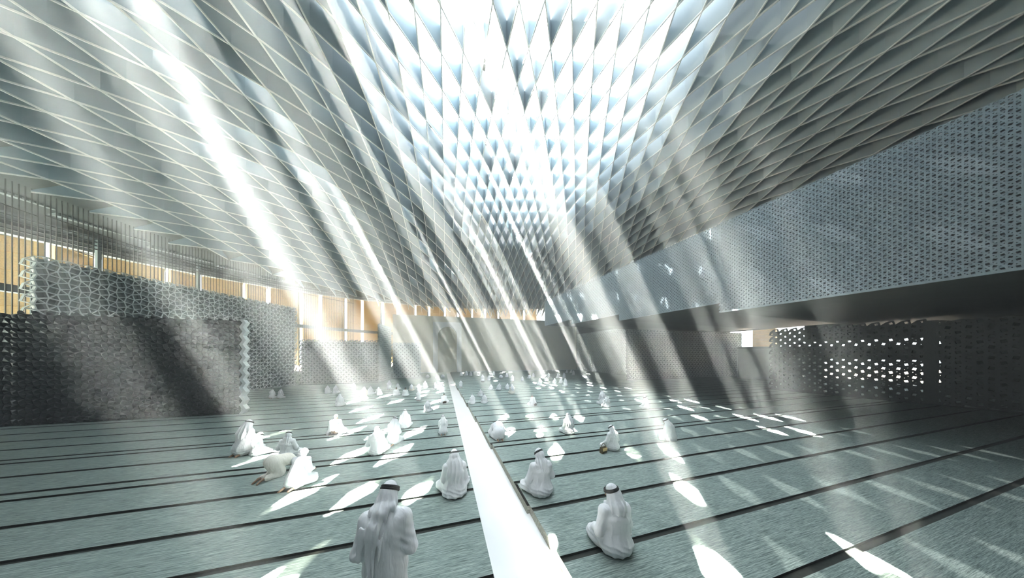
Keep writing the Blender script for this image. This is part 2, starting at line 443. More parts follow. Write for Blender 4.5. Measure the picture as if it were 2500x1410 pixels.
bm_ = MB(); ring_band(bm_, 68, 216, 90, RR-0.22, RR+0.22, lambda p: 6.3, lambda p: 6.72)
o = bm_.build('trim_2', M['post']); tag(o, 'dark curved transom beam across the gold window screens', 'beam', kind='structure')
# solid walls on the unseen side
for nm, a0, a1, k in (('wall_back', 216, 330, 40), ('wall_right', 330, 353, 10), ('wall_far_right', 22, 68, 18)):
    w = MB(); ring_band(w, a0, a1, k, RR, RR+0.4, lambda p: -0.32, lambda p: 13.6)
    o = w.build(nm, M['dark_wall']); tag(o, None, None, kind='structure'); o['label'] = 'dark curved outer wall of the hall'; o['category'] = 'wall'
w = MB(); ring_band(w, -7, 8.5, 8, RR, RR+0.4, lambda p: 4.1, lambda p: 13.6); ring_band(w, -7, 8.5, 8, RR, RR+0.4, lambda p: 2.3, lambda p: 3.5); ring_band(w, -7, 8.5, 8, RR, RR+0.4, lambda p: -0.32, lambda p: 0.25); ring_band(w, 8.5, 22, 8, RR, RR+0.4, lambda p: -0.32, lambda p: 3.5); ring_band(w, 8.5, 22, 8, RR, RR+0.4, lambda p: 5.9, lambda p: 13.6)
o = w.build('wall_right_window', M['dark_wall']); tag(o, 'dark outer wall around the small gold window under the balcony', 'wall', kind='structure')
w = MB(); ring_band(w, 68, 216, 90, RR, RR+0.3, lambda p: -0.32, lambda p: 0.6)
o = w.build('wall_left_plinth', M['ring_beam']); tag(o, 'low grey plinth under the window screens', 'wall', kind='structure')

# slatted blind rings and stepped bulkheads between soffit and beam
sl = MB()
for j in range(9):
    f = j/9.0
    ring_band(sl, 100, 214, 60, RR-0.9-0.35*f, RR-0.78-0.35*f, (lambda j: lambda p: head_z(p)+0.1+0.24*j)(j), (lambda j: lambda p: head_z(p)+0.17+0.24*j)(j))
o = sl.build('trim_3', M['slat']); tag(o, 'bank of dark horizontal slats above the window beam', 'slats', kind='structure')
bk = []
for q, (a0, a1, dz, R) in enumerate([(196, 205, 1.55, 28.6), (187, 195.5, 1.35, 28.9), (178.5, 186.5, 1.05, 29.2), (171.5, 177.5, 0.9, 29.4), (164.5, 170.5, 0.7, 29.6), (157.5, 163, 0.6, 29.7), (150, 155.5, 0.5, 29.8)]):
    b = MB()
    ring_band(b, a0, a1, 10, R, R+0.35, lambda p: head_z(p)+dz-0.05, lambda p: head_z(p)+dz+0.65, 0)
    kk = int((a1-a0)*2.2)
    for s in range(kk):
        p = D2R(a0+(a1-a0)*(s+0.5)/kk)
        c = rp(p, R-0.03, head_z(p)+dz+0.3); rad = Vector((math.cos(p), math.sin(p), 0)); tn = Vector((-math.sin(p), math.cos(p), 0))
        b.box(c, rad*0.03, tn*0.03, (0, 0, 0.34), 1)
    o = b.build('bulkhead_panel', [M['bulkhead'], M['slat']])
    tag(o, ['ribbed grey bulkhead panel nearest the left picture edge under the fins', 'long ribbed bulkhead panel above the first gold screen', 'ribbed bulkhead panel with the dark end above the thin steel post',
            'short ribbed bulkhead panel after the dark ended one', 'small bulkhead panel above the third gold screen bay', 'pale bulkhead panel above the end of the tall pale screen',
            'last bulkhead panel, above the white window gap by the pale screen'][q], 'ceiling panel', 'stepped bulkhead panels under the fins')

# gold facade screens, two leaves per bay folded at a pair of posts, white sky in the gaps
def gold_leaf(a0, a1, label, R0, R1, zlo, zhi_f):
    root = empty('window_screen', rp(D2R((a0+a1)/2), RR+1.5, 0)); tag(root, label, 'window screen', 'gold folding screens outside the windows')
    inv = Vector(root.location)
    n = 6
    sh = MB()
    for i in range(n):
        p0 = D2R(a0+(a1-a0)*i/n); p1 = D2R(a0+(a1-a0)*(i+1)/n)
        r0 = R0+(R1-R0)*i/n; r1 = R0+(R1-R0)*(i+1)/n
        q = [rp(p0, r0, zlo)-inv, rp(p1, r1, zlo)-inv, rp(p1, r1, zhi_f(p1))-inv, rp(p0, r0, zhi_f(p0))-inv]
        off = Vector((math.cos(p0), math.sin(p0), 0))*0.04
        sh.prism(q, off)
    sh.build('sheet', M['gold_sheet'], root)
    for j in range(9):                               # thin gold rails
        fr = MB()
        z = zlo + (zhi_f(D2R(a0))-zlo)*(j+0.02)/8.0
        pts = [rp(D2R(a0+(a1-a0)*i/n), R0+(R1-R0)*i/n-0.06, min(z, zhi_f(D2R(a0+(a1-a0)*i/n))))-inv for i in range(n+1)]
        fr.tube(pts, 0.055 if j == 8 else 0.03, 5); fr.build('rail', M['gold_frame'], root)
    p = D2R(a0); pm = MB(); pm.box(rp(p, R0, (zlo+zhi_f(p))/2+0.15)-inv, Vector((math.cos(p), math.sin(p), 0))*0.16, Vector((-math.sin(p), math.cos(p), 0))*0.13, (0, 0, (zhi_f(p)-zlo)/2+0.2))
    pm.build('post', M['gold_frame'], root)
    return root
ords = ['first', 'second', 'third', 'fourth', 'fifth', 'sixth', 'seventh', 'eighth', 'ninth', 'tenth', 'eleventh', 'twelfth', 'thirteenth']
for q in range(-1, 11):
    ph = 188.0-10.05*q
    hi = lambda p: head_z(p)+0.75
    wq = ords[q+1]
    gold_leaf(ph+0.55, ph+4.55, f'near leaf of the {wq} pair of gold perforated window screens counted from the left', RR+3.4, RR+4.7, 1.2, hi)
    gold_leaf(ph-0.55, ph-4.75, f'far leaf of the {wq} pair of gold perforated window screens counted from the left', RR+3.4, RR+4.7, 1.2, hi)
gold_leaf(14.2, 18.5, 'small gold slatted screen in the window under the balcony', RR+1.0, RR+1.4, 2.5, lambda p: 6.3)

# thin steel posts and hanging rod screens in front of the windows
for a, lb in ((179.0, 'thin dark steel post rising behind the tall pale screen'), (141.0, 'thin dark steel post beside the cream wall by the last tall window'), (189.6, 'thin steel post behind the left end of the tall pale screen'),
              (125.5, 'thin steel post above the cream wall near its left end')):
    p = D2R(a); m_ = MB(); m_.box(rp(p, RR-0.6, 5.6), Vector((math.cos(p), math.sin(p), 0))*0.09, Vector((-math.sin(p), math.cos(p), 0))*0.09, (0, 0, 5.9))
    m_.box(rp(p, RR-0.6, 0.0), Vector((math.cos(p), math.sin(p), 0))*0.2, Vector((-math.sin(p), math.cos(p), 0))*0.2, (0, 0, 0.03))
    o = m_.build('steel_post', M['post']); tag(o, lb, 'post', 'steel posts of the window wall')
for q in range(6):
    a1 = 208-9.5*q; a0 = a1-9.0
    m_ = MB(); cnt = 22
    for s in range(cnt):
        p = D2R(a0+(a1-a0)*s/(cnt-1))
        zt = 13.15 + (head_z(p)+0.35-13.15)*((27.8-23.3)/(RR+0.8-23.3)) - 0.02
        m_.tube([rp(p, 27.8, -0.32), rp(p, 27.8, zt)], 0.022 if q < 3 else 0.018, 5)
    for z in (0.3, 10.2):
        m_.tube([rp(D2R(a0+(a1-a0)*s/6), 27.8, min(z, head_z(D2R(a0))+0.6)) for s in range(7)], 0.03, 5)
    o = m_.build('rod_screen', M['rod'])
    tag(o, f'screen of thin vertical bronze rods before the windows, {ords[q]} bay from the left', 'rod screen', 'hanging rod screens before the windows')

# outside: court and palms
g = MB(); g.poly([Vector((CX+90*math.cos(a), CY+90*math.sin(a), -0.4)) for a in np.linspace(0, 2*PI, 48, endpoint=False)])
o = g.build('ground', M['sand']); tag(o, 'pale sandy ground outside the hall', 'ground', kind='structure')
def palm(x, y, h, label):
    root = empty('palm_tree', (x, y, -0.38)); tag(root, label, 'palm', 'palms outside the windows')
    t = MB(); pts = [Vector((0.1*math.sin(z*0.8), 0.05*z, z)) for z in np.linspace(0, h, 9)]
    t.tube(pts, [0.2-0.008*i for i in range(9)], 9); t.build('trunk', M['trunk'], root, True)
    f = MB(); top = pts[-1]
    for q in range(16):
        a = q*2.4+x; el = 0.9-0.09*(q % 9); L_ = 1.2
        d = Vector((math.cos(a), math.sin(a), 0)); prev = None
        for s in range(9):
            t_ = s/8; c = top + d*(L_*t_*math.cos(el*(1-t_))) + Vector((0, 0, L_*(math.sin(el)*t_ - 0.75*t_*t_)))
            w_ = 0.34*math.sin(PI*min(1, t_*0.93+0.07)); sd = Vector((-d.y, d.x, 0))
            cur = (c-sd*w_-Vector((0, 0, w_*0.5)), c, c+sd*w_-Vector((0, 0, w_*0.5)))
            if prev and s % 1 == 0:
                for (a1_, b1_, a2_, b2_) in ((prev[0], prev[1], cur[0], cur[1]), (prev[1], prev[2], cur[1], cur[2])):
                    f.quad(a1_, b1_, a2_.lerp(b2_, 1.0), a2_.lerp(a1_, 0.35))
            prev = cur
    f.build('fronds', M['leaf'], root)
for ph, h, lb in ((164.0, 5.3, 'palm crown behind the left end of the low screen'), (157.0, 5.0, 'small palm behind the middle of the low screen'), (147.5, 5.2, 'palm behind the right end of the low screen beside the stepped panel')):
    q = rp(D2R(ph), 32.45, 0); x, y = q.x, q.y
    palm(x, y, h, lb)

# ------------------------------------------------------------------ carved screens (snub square lattice)
def tiling(w, h, a):
    P = a*math.sqrt(2+math.sqrt(3)); r = a/math.sqrt(2); polys = []
    for i in range(-1, int(w/P)+2):
        for j in range(-1, int(h/P)+2):
            for (ox, oy, b) in ((0, 0, 30), (P/2, P/2, 60)):
                cx_, cy_ = i*P+ox, j*P+oy
                sq = [(cx_+r*math.cos(D2R(b+90*k)), cy_+r*math.sin(D2R(b+90*k))) for k in range(4)]
                polys.append(sq)
                if ox == 0:
                    for k in range(4):
                        p, q = sq[k], sq[(k+1) % 4]
                        mx, my = (p[0]+q[0])/2, (p[1]+q[1])/2; dx, dy = mx-cx_, my-cy_; l = math.hypot(dx, dy); hh = a*math.sqrt(3)/2
                        polys.append([p, (mx+dx/l*hh, my+dy/l*hh), q])
    out = []
    for p in polys:
        x = sum(q[0] for q in p)/len(p); y = sum(q[1] for q in p)/len(p)
        if 0 <= x <= w and 0.0 <= y <= h:
            s = sum(p[i][0]*p[(i+1) % len(p)][1]-p[(i+1) % len(p)][0]*p[i][1] for i in range(len(p)))
            out.append(p if s > 0 else p[::-1])
    return out
def inset(p, b):
    n = len(p); out = []
    for i in range(n):
        a0, a1, a2 = p[i-1], p[i], p[(i+1) % n]
        e1 = (a1[0]-a0[0], a1[1]-a0[1]); e2 = (a2[0]-a1[0], a2[1]-a1[1]); l1 = math.hypot(*e1); l2 = math.hypot(*e2)
        n1 = (-e1[1]/l1, e1[0]/l1); n2 = (-e2[1]/l2, e2[0]/l2)
        k = 1+n1[0]*n2[0]+n1[1]*n2[1]
        out.append((a1[0]+(n1[0]+n2[0])*b/k, a1[1]+(n1[1]+n2[1])*b/k))
    return out
def lattice(mb, p0, p1, h, a, bar, t, z0=0.0, keep=None, back=True, flare=0.0):
    p0 = Vector(p0); p1 = Vector(p1); d = (p1-p0); w = d.length; d.normalize(); nrm = Vector((d.y, -d.x, 0))   # towards the hall when p0->p1 runs rightwards as seen
    def W(q, o): return p0 + d*q[0] + Vector((0, 0, z0+q[1])) + nrm*o
    for p in tiling(w, h, a):
        q = [(x, min(max(y, 0), h+0.2)) for x, y in p]
        if keep and not keep(q): continue
        i1 = inset(p, bar); i2 = inset(p, bar+flare); n = len(p)
        i1 = [(x, max(y, 0.0)) for x, y in i1]; i2 = [(x, max(y, 0.0)) for x, y in i2]
        b = len(mb.v)
        mb.v += [W(x, t/2) for x in q] + [W(x, t/2) for x in i1] + [W(x, -t/2) for x in i2] + ([W(x, -t/2) for x in q] if back else [])
        for k in range(n):
            j = (k+1) % n
            mb.f.append((b+k, b+j, b+n+j, b+n+k)); mb.m.append(0)
            mb.f.append((b+n+k, b+n+j, b+2*n+j, b+2*n+k)); mb.m.append(1)
            if back:
                mb.f.append((b+2*n+k, b+2*n+j, b+3*n+j, b+3*n+k)); mb.m.append(1)
                mb.f.append((b+3*n+k, b+3*n+j, b+j, b+k)); mb.m.append(1)
def facets(mb, p0, p1, h, a, amp, gap):            # raised pyramids on a solid core
    p0 = Vector(p0); p1 = Vector(p1); d = (p1-p0); w = d.length; d.normalize(); nrm = Vector((d.y, -d.x, 0))
    def W(x, y, o): return p0 + d*x + Vector((0, 0, max(y, 0))) + nrm*o
    for p in tiling(w, h, a):
        q = inset(p, gap); cx_ = sum(x[0] for x in q)/len(q); cy_ = sum(x[1] for x in q)/len(q)
        for i in range(len(q)):
            j = (i+1) % len(q)
            b = len(mb.v); mb.v += [W(*q[i], 0), W(*q[j], 0), W(cx_, cy_+0.02, amp)]; mb.f.append((b, b+1, b+2)); mb.m.append(0)
            b = len(mb.v); mb.v += [W(*q[i], -0.06), W(*q[j], -0.06), W(*q[j], 0), W(*q[i], 0)]; mb.f.append((b, b+1, b+2, b+3)); mb.m.append(0)
def foot_rail(p0, p1, t, parent, mat):
    p0 = Vector(p0); p1 = Vector(p1); d = (p1-p0).normalized(); n_ = Vector((d.y, -d.x, 0)); c = (p0+p1)/2
    m_ = MB(); m_.box(c+Vector((0, 0, 0.03)), (p1-p0)/2, n_*t, (0, 0, 0.03)); return m_.build('foot_rail', mat, parent)
def make_screen(label, p0, p1, h, a, bar, t, mat, flare=0.0, z0=0.0, core=None):
    root = empty('screen_wall', ((p0[0]+p1[0])/2, (p0[1]+p1[1])/2, 0)); tag(root, label, 'screen', 'carved lattice screens')
    off = Vector(root.location)
    mb = MB(); lattice(mb, Vector((*p0, 0))-off, Vector((*p1, 0))-off, h, a, bar, t, z0=z0, flare=flare)
    mb.build('lattice', [mat[0], mat[1]], root)
    foot_rail(Vector((*p0, 0))-off, Vector((*p1, 0))-off, t*0.5, root, mat[1])
    if core:
        a_ = Vector((*p0, 0))-off; b_ = Vector((*p1, 0))-off; d_ = (b_-a_).normalized(); n_ = Vector((d_.y, -d_.x, 0))
        cb = MB(); cb.box((a_+b_)/2-n_*(t*0.5+0.05)+Vector((0, 0, h/2-0.05)), (b_-a_)/2-d_*0.1, n_*0.03, (0, 0, h/2-0.08)); cb.build('core', core, root)
    return root
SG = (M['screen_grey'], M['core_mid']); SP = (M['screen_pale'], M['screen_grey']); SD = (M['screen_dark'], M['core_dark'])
# tall pale screen on the left
make_screen('tall pale grey pierced screen standing behind the dark screen', (-20.0, 9.9), (-19.4, 21.45), 6.95, 0.26, 0.018, 0.14, SP, 0.006, core=M['core_mid'])
# dark faceted screen in front of it
root = empty('screen_wall', (-15.8, 10.15, 0)); tag(root, 'dark faceted screen at the left with a pale zigzag end', 'screen', 'carved lattice screens'); off = Vector(root.location)
q0 = Vector((-19.05, 9.17, 0))-off; q1 = Vector((-12.6, 11.1, 0))-off; dd = (q1-q0).normalized(); nn = Vector((dd.y, -dd.x, 0))
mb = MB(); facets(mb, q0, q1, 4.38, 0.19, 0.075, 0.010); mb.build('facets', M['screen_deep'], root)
cb = MB(); cb.box((q0+q1)/2-nn*0.13+Vector((0, 0, 2.16)), (q1-q0)/2-dd*0.02, nn*0.075, (0, 0, 2.16)); cb.build('core', M['core_dark'], root)
zg = MB()
zz = 0.02; sgn = 1
while zz < 4.36:
    z2 = min(zz+0.20, 4.38); o0 = 0.0 if sgn > 0 else 0.12; o1 = 0.12-o0
    zg.prism([q1+dd*o0+nn*0.06+Vector((0, 0, zz)), q1+dd*(o0+0.13)+nn*0.06+Vector((0, 0, zz)), q1+dd*(o1+0.13)+nn*0.06+Vector((0, 0, z2)), q1+dd*o1+nn*0.06+Vector((0, 0, z2))], -nn*0.26)
    zz = z2; sgn = -sgn
zg.build('zigzag_edge', M['edge_white'], root)
root = empty('screen_wall', (-19.6, 8.0, 0)); tag(root, 'darkest faceted screen at the left picture edge turning back from the dark screen', 'screen', 'carved lattice screens'); off = Vector(root.location)
q0 = Vector((-18.1, 5.0, 0))-off; q1 = Vector((-19.25, 9.0, 0))-off
q0 = Vector((-20.6, 8.60, 0))-off; q1 = Vector((-18.97, 9.215, 0))-off
dd = (q1-q0).normalized(); nn = Vector((dd.y, -dd.x, 0))
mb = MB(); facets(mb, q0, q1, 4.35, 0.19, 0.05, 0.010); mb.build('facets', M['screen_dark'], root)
cb = MB(); cb.box((q0+q1)/2-nn*0.13+Vector((0, 0, 2.14)), (q1-q0)/2-dd*0.02, nn*0.075, (0, 0, 2.14)); cb.build('core', M['core_dark'], root)
# low screen between the tall pale one and the cream wall
make_screen('low pierced screen under the palms between the tall pale screen and the stepped panel', (-19.2, 21.75), (-13.15, 23.5), 4.05, 0.22, 0.024, 0.14, SG, 0.02, core=M['core_mid'])
make_screen('narrow pierced panel standing end on beside the left end of the cream wall', (-13.2, 23.75), (-13.95, 27.6), 5.9, 0.22, 0.04, 0.12, SP, 0.01, core=M['core_mid'])
make_screen('short low pierced screen in front of the left part of the cream wall', (-13.8, 27.7), (-10.9, 28.55), 4.1, 0.22, 0.045, 0.12, SP, 0.01, core=M['core_mid'])
# right side
make_screen('pale pierced screen joining the right end of the cream wall', (11.75, 43.1), (15.0, 31.7), 6.3, 0.24, 0.05, 0.12, SP, 0.01, core=M['core_mid'])
make_screen('wide grey pierced screen under the far part of the balcony', (12.35, 25.6), (29.0, 30.3), 5.45, 0.24, 0.024, 0.14, SG, 0.02, core=M['core_mid'])
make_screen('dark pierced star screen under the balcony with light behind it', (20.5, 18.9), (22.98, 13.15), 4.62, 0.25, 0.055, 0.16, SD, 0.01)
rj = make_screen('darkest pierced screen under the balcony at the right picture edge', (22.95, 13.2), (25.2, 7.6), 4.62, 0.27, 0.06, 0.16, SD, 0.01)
jp = MB(); jp.box(Vector((23.0, 13.15, 2.31))-Vector(rj.location), (0.07, 0.03, 0), (-0.08, 0.2, 0), (0, 0, 2.31)); jp.build('end_post', M['screen_dark'], rj)
w = MB(); w.prism([Vector((26.3, 27.9, 0)), Vector((31.2, 24.0, 0)), Vector((31.4, 24.2, 0)), Vector((26.5, 28.2, 0))], (0, 0, 3.4))
o = w.build('low_wall', M['screen_grey']); tag(o, 'low grey wall below the small gold window under the balcony', 'wall')
w = MB(); w.prism([Vector((26.1, 27.7, 3.4)), Vector((31.1, 23.8, 3.4)), Vector((31.5, 24.3, 3.4)), Vector((26.6, 28.4, 3.4))], (0, 0, 0.22)); w.build('sill', M['post'], o)

# cream qibla wall and mihrab
q0 = B(-19.35, 38.6-0.02); 
QV = 38.75
w = MB(); w.prism([B(-6.95, QV, -0.3), B(23.6, QV, -0.3), B(23.6, QV+0.4, -0.3), B(-6.95, QV+0.4, -0.3)], (0, 0, 9.0))
o = w.build('wall_far', M['cream']); tag(o, 'tall cream wall at the far end behind the arch', 'wall', kind='structure')
w = MB(); w.prism([B(-6.95, QV-0.06, 0), B(23.6, QV-0.06, 0), B(23.6, QV-0.005, 0), B(-6.95, QV-0.005, 0)], (0, 0, 0.07))
o = w.build('baseboard_far', M['edge_white']); tag(o, 'thin pale baseboard along the cream wall', 'baseboard', kind='structure')
mh = empty('prayer_niche', B(0.82, QV-0.35, 0), TH); tag(mh, 'white marble framed arch in the cream far wall at the end of the channel', 'arch')
fr = MB(); hw, H_, ow, oh = 2.12, 7.75, 1.42, 5.85     # half width, height, opening half width, spring height
rr_ = ow
outer = [(-hw, 0), (-hw, H_), (hw, H_), (hw, 0)]
na = 24
archp = [(-ow, 0)] + [(-ow*math.cos(PI*i/na), oh-0.1+ow*math.sin(PI*i/na)*0.92) for i in range(na+1)] + [(ow, 0)]
def mproj(p):                                          # opening point -> frame border point
    x, z = p
    if z <= oh-0.1: return (-hw if x < 0 else hw, z)
    a = math.atan2(z-(oh-0.1), x); s = min(hw/max(abs(math.cos(a)), 1e-6), (H_-oh+0.1)/max(math.sin(a), 1e-6))
    return (s*math.cos(a), oh-0.1+s*math.sin(a))
for a, b in zip(archp, archp[1:]):
    A0, B0 = mproj(a), mproj(b)
    for y0, y1 in ((-0.15, 0.3),):
        fr.quad(Vector((A0[0], y0, A0[1])), Vector((a[0], y0, a[1])), Vector((b[0], y0, b[1])), Vector((B0[0], y0, B0[1])))
        fr.quad(Vector((a[0], y0, a[1])), Vector((a[0], y1, a[1])), Vector((b[0], y1, b[1])), Vector((b[0], y0, b[1])))
        fr.quad(Vector((A0[0], y1, A0[1])), Vector((A0[0], y0, A0[1])), Vector((B0[0], y0, B0[1])), Vector((B0[0], y1, B0[1])))
# fill the two top corners that the radial strips skip
for sx in (-1, 1):
    a = math.atan2(H_-oh+0.1, hw)
    fr.quad(Vector((sx*hw, -0.15, H_)), Vector((sx*hw, -0.15, H_-0.45)), Vector((sx*(hw-0.3), -0.15, H_-0.5)), Vector((sx*(hw-0.5), -0.15, H_)))
fr.build('marble_frame', M['marble'], mh)
nb = MB(); nb.poly([Vector((x, 0.28, z)) for x, z in archp]); nb.build('niche', M['niche'], mh)

# ------------------------------------------------------------------ balcony
bal = empty('balcony', (7.8, 16.5, 0)); tag(bal, 'long balcony with pierced blue grey parapet and dark stepped underside', 'balcony'); BO = Vector(bal.location)
f0 = Vector((11.8, 5.5, 0)); f1 = Vector((3.8, 27.5, 0)); fd = (f1-f0).normalized(); fn = Vector((fd.y, -fd.x, 0))   # fn points to the right, away from the hall
FL = (f1-f0).length
fa = f0 - fd*2.5; W_ = FL+2.5
TOPZ = 8.86
def s_at(Y): return (Y-fa.y)/fd.y
segs = [(0, s_at(11.2), 4.72), (s_at(11.2), s_at(17.0), 5.17), (s_at(17.0), s_at(22.5), 5.62), (s_at(22.5), W_, 6.08)]
def zbot(s):
    for a, b, z in segs:
        if s <= b: return z
    return segs[-1][2]
names = ['nearest', 'second', 'third', 'far end']
for (a, b, z), nm in zip(segs, names):
    pa = fa+fd*a-BO; pb = fa+fd*b-BO
    mb = MB(); lattice(mb, pb, pa, TOPZ-z, 0.085 if nm in ('nearest', 'second') else 0.13, 0.017 if nm in ('nearest', 'second') else 0.03, 0.035, z0=z, back=False, flare=0.006)
    mb.build('parapet_mesh', [M['parapet'], M['parapet']], bal)
    lb = MB(); c = (pa+pb)/2
    lb.box(c+fn*0.16+Vector((0, 0, (TOPZ+z)/2-0.1)), fd*((b-a)/2), fn*0.03, (0, 0, (TOPZ-z)/2-0.12)); lb.build('lining', M['parapet_back'], bal)
    rb = MB(); rb.box(c+Vector((0, 0, z+0.02)), fd*((b-a)/2), fn*0.03, (0, 0, 0.035)); rb.build('edge_strip', M['parapet'], bal)
    # deck slab of this step
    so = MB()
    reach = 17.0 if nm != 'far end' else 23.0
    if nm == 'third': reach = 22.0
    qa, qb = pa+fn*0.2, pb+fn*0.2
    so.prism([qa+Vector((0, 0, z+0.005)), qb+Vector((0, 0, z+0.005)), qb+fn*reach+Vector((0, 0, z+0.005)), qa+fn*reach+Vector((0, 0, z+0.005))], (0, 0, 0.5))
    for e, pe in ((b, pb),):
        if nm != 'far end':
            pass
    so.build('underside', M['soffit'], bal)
eb = MB(); pe = fa+fd*W_-BO
eb.box(pe+fn*0.1+Vector((0, 0, (TOPZ+6.08)/2)), fd*0.03, fn*0.12, (0, 0, (TOPZ-6.08)/2)); eb.build('end_panel', M['edge_white'], bal)
eb = MB(); eb.box(pe+fn*8-fd*0.1+Vector((0, 0, (TOPZ+6.08)/2)), fd*0.05, fn*7.8, (0, 0, (TOPZ-6.08)/2)); eb.build('end_wall', M['parapet_back'], bal)

# ------------------------------------------------------------------ people: distance-field bodies, robes and scarves
class Field:
    def __init__(s, lo, hi, h):
        s.lo = np.array(lo, float); s.h = h
        n = np.ceil((np.array(hi)-s.lo)/h).astype(int)+1; s.n = n
        s.d = np.full(n, 9.0, np.float32)
    def _sub(s, lo, hi):
        a = np.clip(((lo-s.lo)/s.h).astype(int)-1, 0, s.n-1); b = np.clip(((hi-s.lo)/s.h).astype(int)+3, 1, s.n)
        sl = tuple(slice(a[i], b[i]) for i in range(3))
        g = np.meshgrid(*[s.lo[i]+s.h*np.arange(a[i], b[i]) for i in range(3)], indexing='ij')
        return sl, g
    def _join(s, sl, d, k):
        o = s.d[sl]
        hh = np.maximum(k-np.abs(o-d), 0)/k
        s.d[sl] = np.minimum(o, d)-hh*hh*k*0.25
    def cap(s, a, b, ra, rb=None, k=0.03, sc=(1, 1, 1)):
        a = np.array(a, float); b = np.array(b, float); rb = ra if rb is None else rb
        m = max(ra, rb)*max(sc)+max(k, 0.05)
        sl, g = s._sub(np.minimum(a, b)-m, np.maximum(a, b)+m)
        isc = [1/q for q in sc]
        d = (b-a)*isc; L2 = max(float(d@d), 1e-9)
        P = [(g[i]-a[i])*isc[i] for i in range(3)]
        t = np.clip((P[0]*d[0]+P[1]*d[1]+P[2]*d[2])/L2, 0, 1)
        q = np.sqrt(sum((P[i]-t*d[i])**2 for i in range(3)))
        s._join(sl, ((q-(ra+(rb-ra)*t))*min(sc)).astype(np.float32), k)
    def ell(s, c, r, rot=None, k=0.03, cut=False):
        c = np.array(c, float); r = np.array(r, float); m = max(r)+max(k, 0.05)
        sl, g = s._sub(c-m, c+m)
        P = [g[i]-c[i] for i in range(3)]
        if rot is not None: P = [sum(rot[j][i]*P[i] for i in range(3)) for j in range(3)]
        k0 = np.sqrt(sum((P[i]/r[i])**2 for i in range(3))); k1 = np.sqrt(sum((P[i]/r[i]**2)**2 for i in range(3)))+1e-6
        d = (k0*(k0-1)/k1).astype(np.float32)
        if cut:
            o = s.d[sl]; d = -d; hh = np.maximum(k-np.abs(o-d), 0)/k; s.d[sl] = np.maximum(o, d)+hh*hh*k*0.25
        else: s._join(sl, d, k)
    def grid(s): return np.meshgrid(*[s.lo[i]+s.h*np.arange(s.n[i]) for i in range(3)], indexing='ij')
    def mesh(s, smooth=2):
        d = s.d; n = s.n; ins = d < 0
        c = n-1; acc = np.zeros((*c, 3), np.float32); cnt = np.zeros(c, np.float32)
        def C(x, y, z, arr): return arr[x:x+c[0], y:y+c[1], z:z+c[2]]
        cor = [(x, y, z) for x in (0, 1) for y in (0, 1) for z in (0, 1)]
        for a in cor:
            for ax in range(3):
                if a[ax]: continue
                b = list(a); b[ax] = 1
                da, db = C(*a, d), C(*b, d); m = C(*a, ins) != C(*b, ins)
                t = np.where(m, da/np.where(m, da-db, 1), 0)
                for q in range(3):
                    acc[..., q] += np.where(m, a[q]+(t if q == ax else 0), 0)
                cnt += m
        act = cnt > 0; idx = np.full(c, -1, np.int64); idx[act] = np.arange(act.sum())
        ijk = np.argwhere(act); V_ = s.lo + s.h*(ijk + acc[act]/cnt[act][:, None])
        F = []
        for ax in range(3):
            o1, o2 = [(1, 2), (2, 0), (0, 1)][ax]
            sh = [slice(1, n[q]-1) for q in range(3)]; sh[ax] = slice(0, n[ax]-1)
            sh2 = list(sh); sh2[ax] = slice(1, n[ax])
            A_ = ins[tuple(sh)]; B_ = ins[tuple(sh2)]; m = A_ != B_
            e = np.argwhere(m)
            if not len(e): continue
            base = e + [sh[q].start for q in range(3)]
            e1 = np.zeros(3, int); e1[o1] = 1; e2 = np.zeros(3, int); e2[o2] = 1
            q = [idx[tuple((base-x).T)] for x in (e1*0, e1, e1+e2, e2)]
            f = np.stack(q, 1); flip = ~A_[m]
            f[flip] = f[flip][:, ::-1]
            F.append(f)
        F = np.concatenate(F); F = F[(F >= 0).all(1)]
        E_ = np.concatenate([F[:, [0, 1]], F[:, [1, 2]], F[:, [2, 3]], F[:, [3, 0]]])
        for _ in range(smooth):
            S_ = np.zeros_like(V_); K = np.zeros(len(V_))
            np.add.at(S_, E_[:, 0], V_[E_[:, 1]]); np.add.at(S_, E_[:, 1], V_[E_[:, 0]])
            np.add.at(K, E_[:, 0], 1); np.add.at(K, E_[:, 1], 1)
            V_ = V_*0.45 + S_/np.maximum(K, 1)[:, None]*0.55
        return V_, F
def field_mesh(name, f, mat, smooth=2):
    V_, F = f.mesh(smooth)
    me = bpy.data.meshes.new(name); me.from_pydata(V_.tolist(), [], F.tolist()); me.materials.append(mat)
    me.polygons.foreach_set('use_smooth', [True]*len(me.polygons)); me.update(); return me
def v3(*a): return np.array(a, float)
def head_basis(f, u):
    f = f/np.linalg.norm(f); r = np.cross(f, u); r /= np.linalg.norm(r); u = np.cross(r, f); return r, f, u

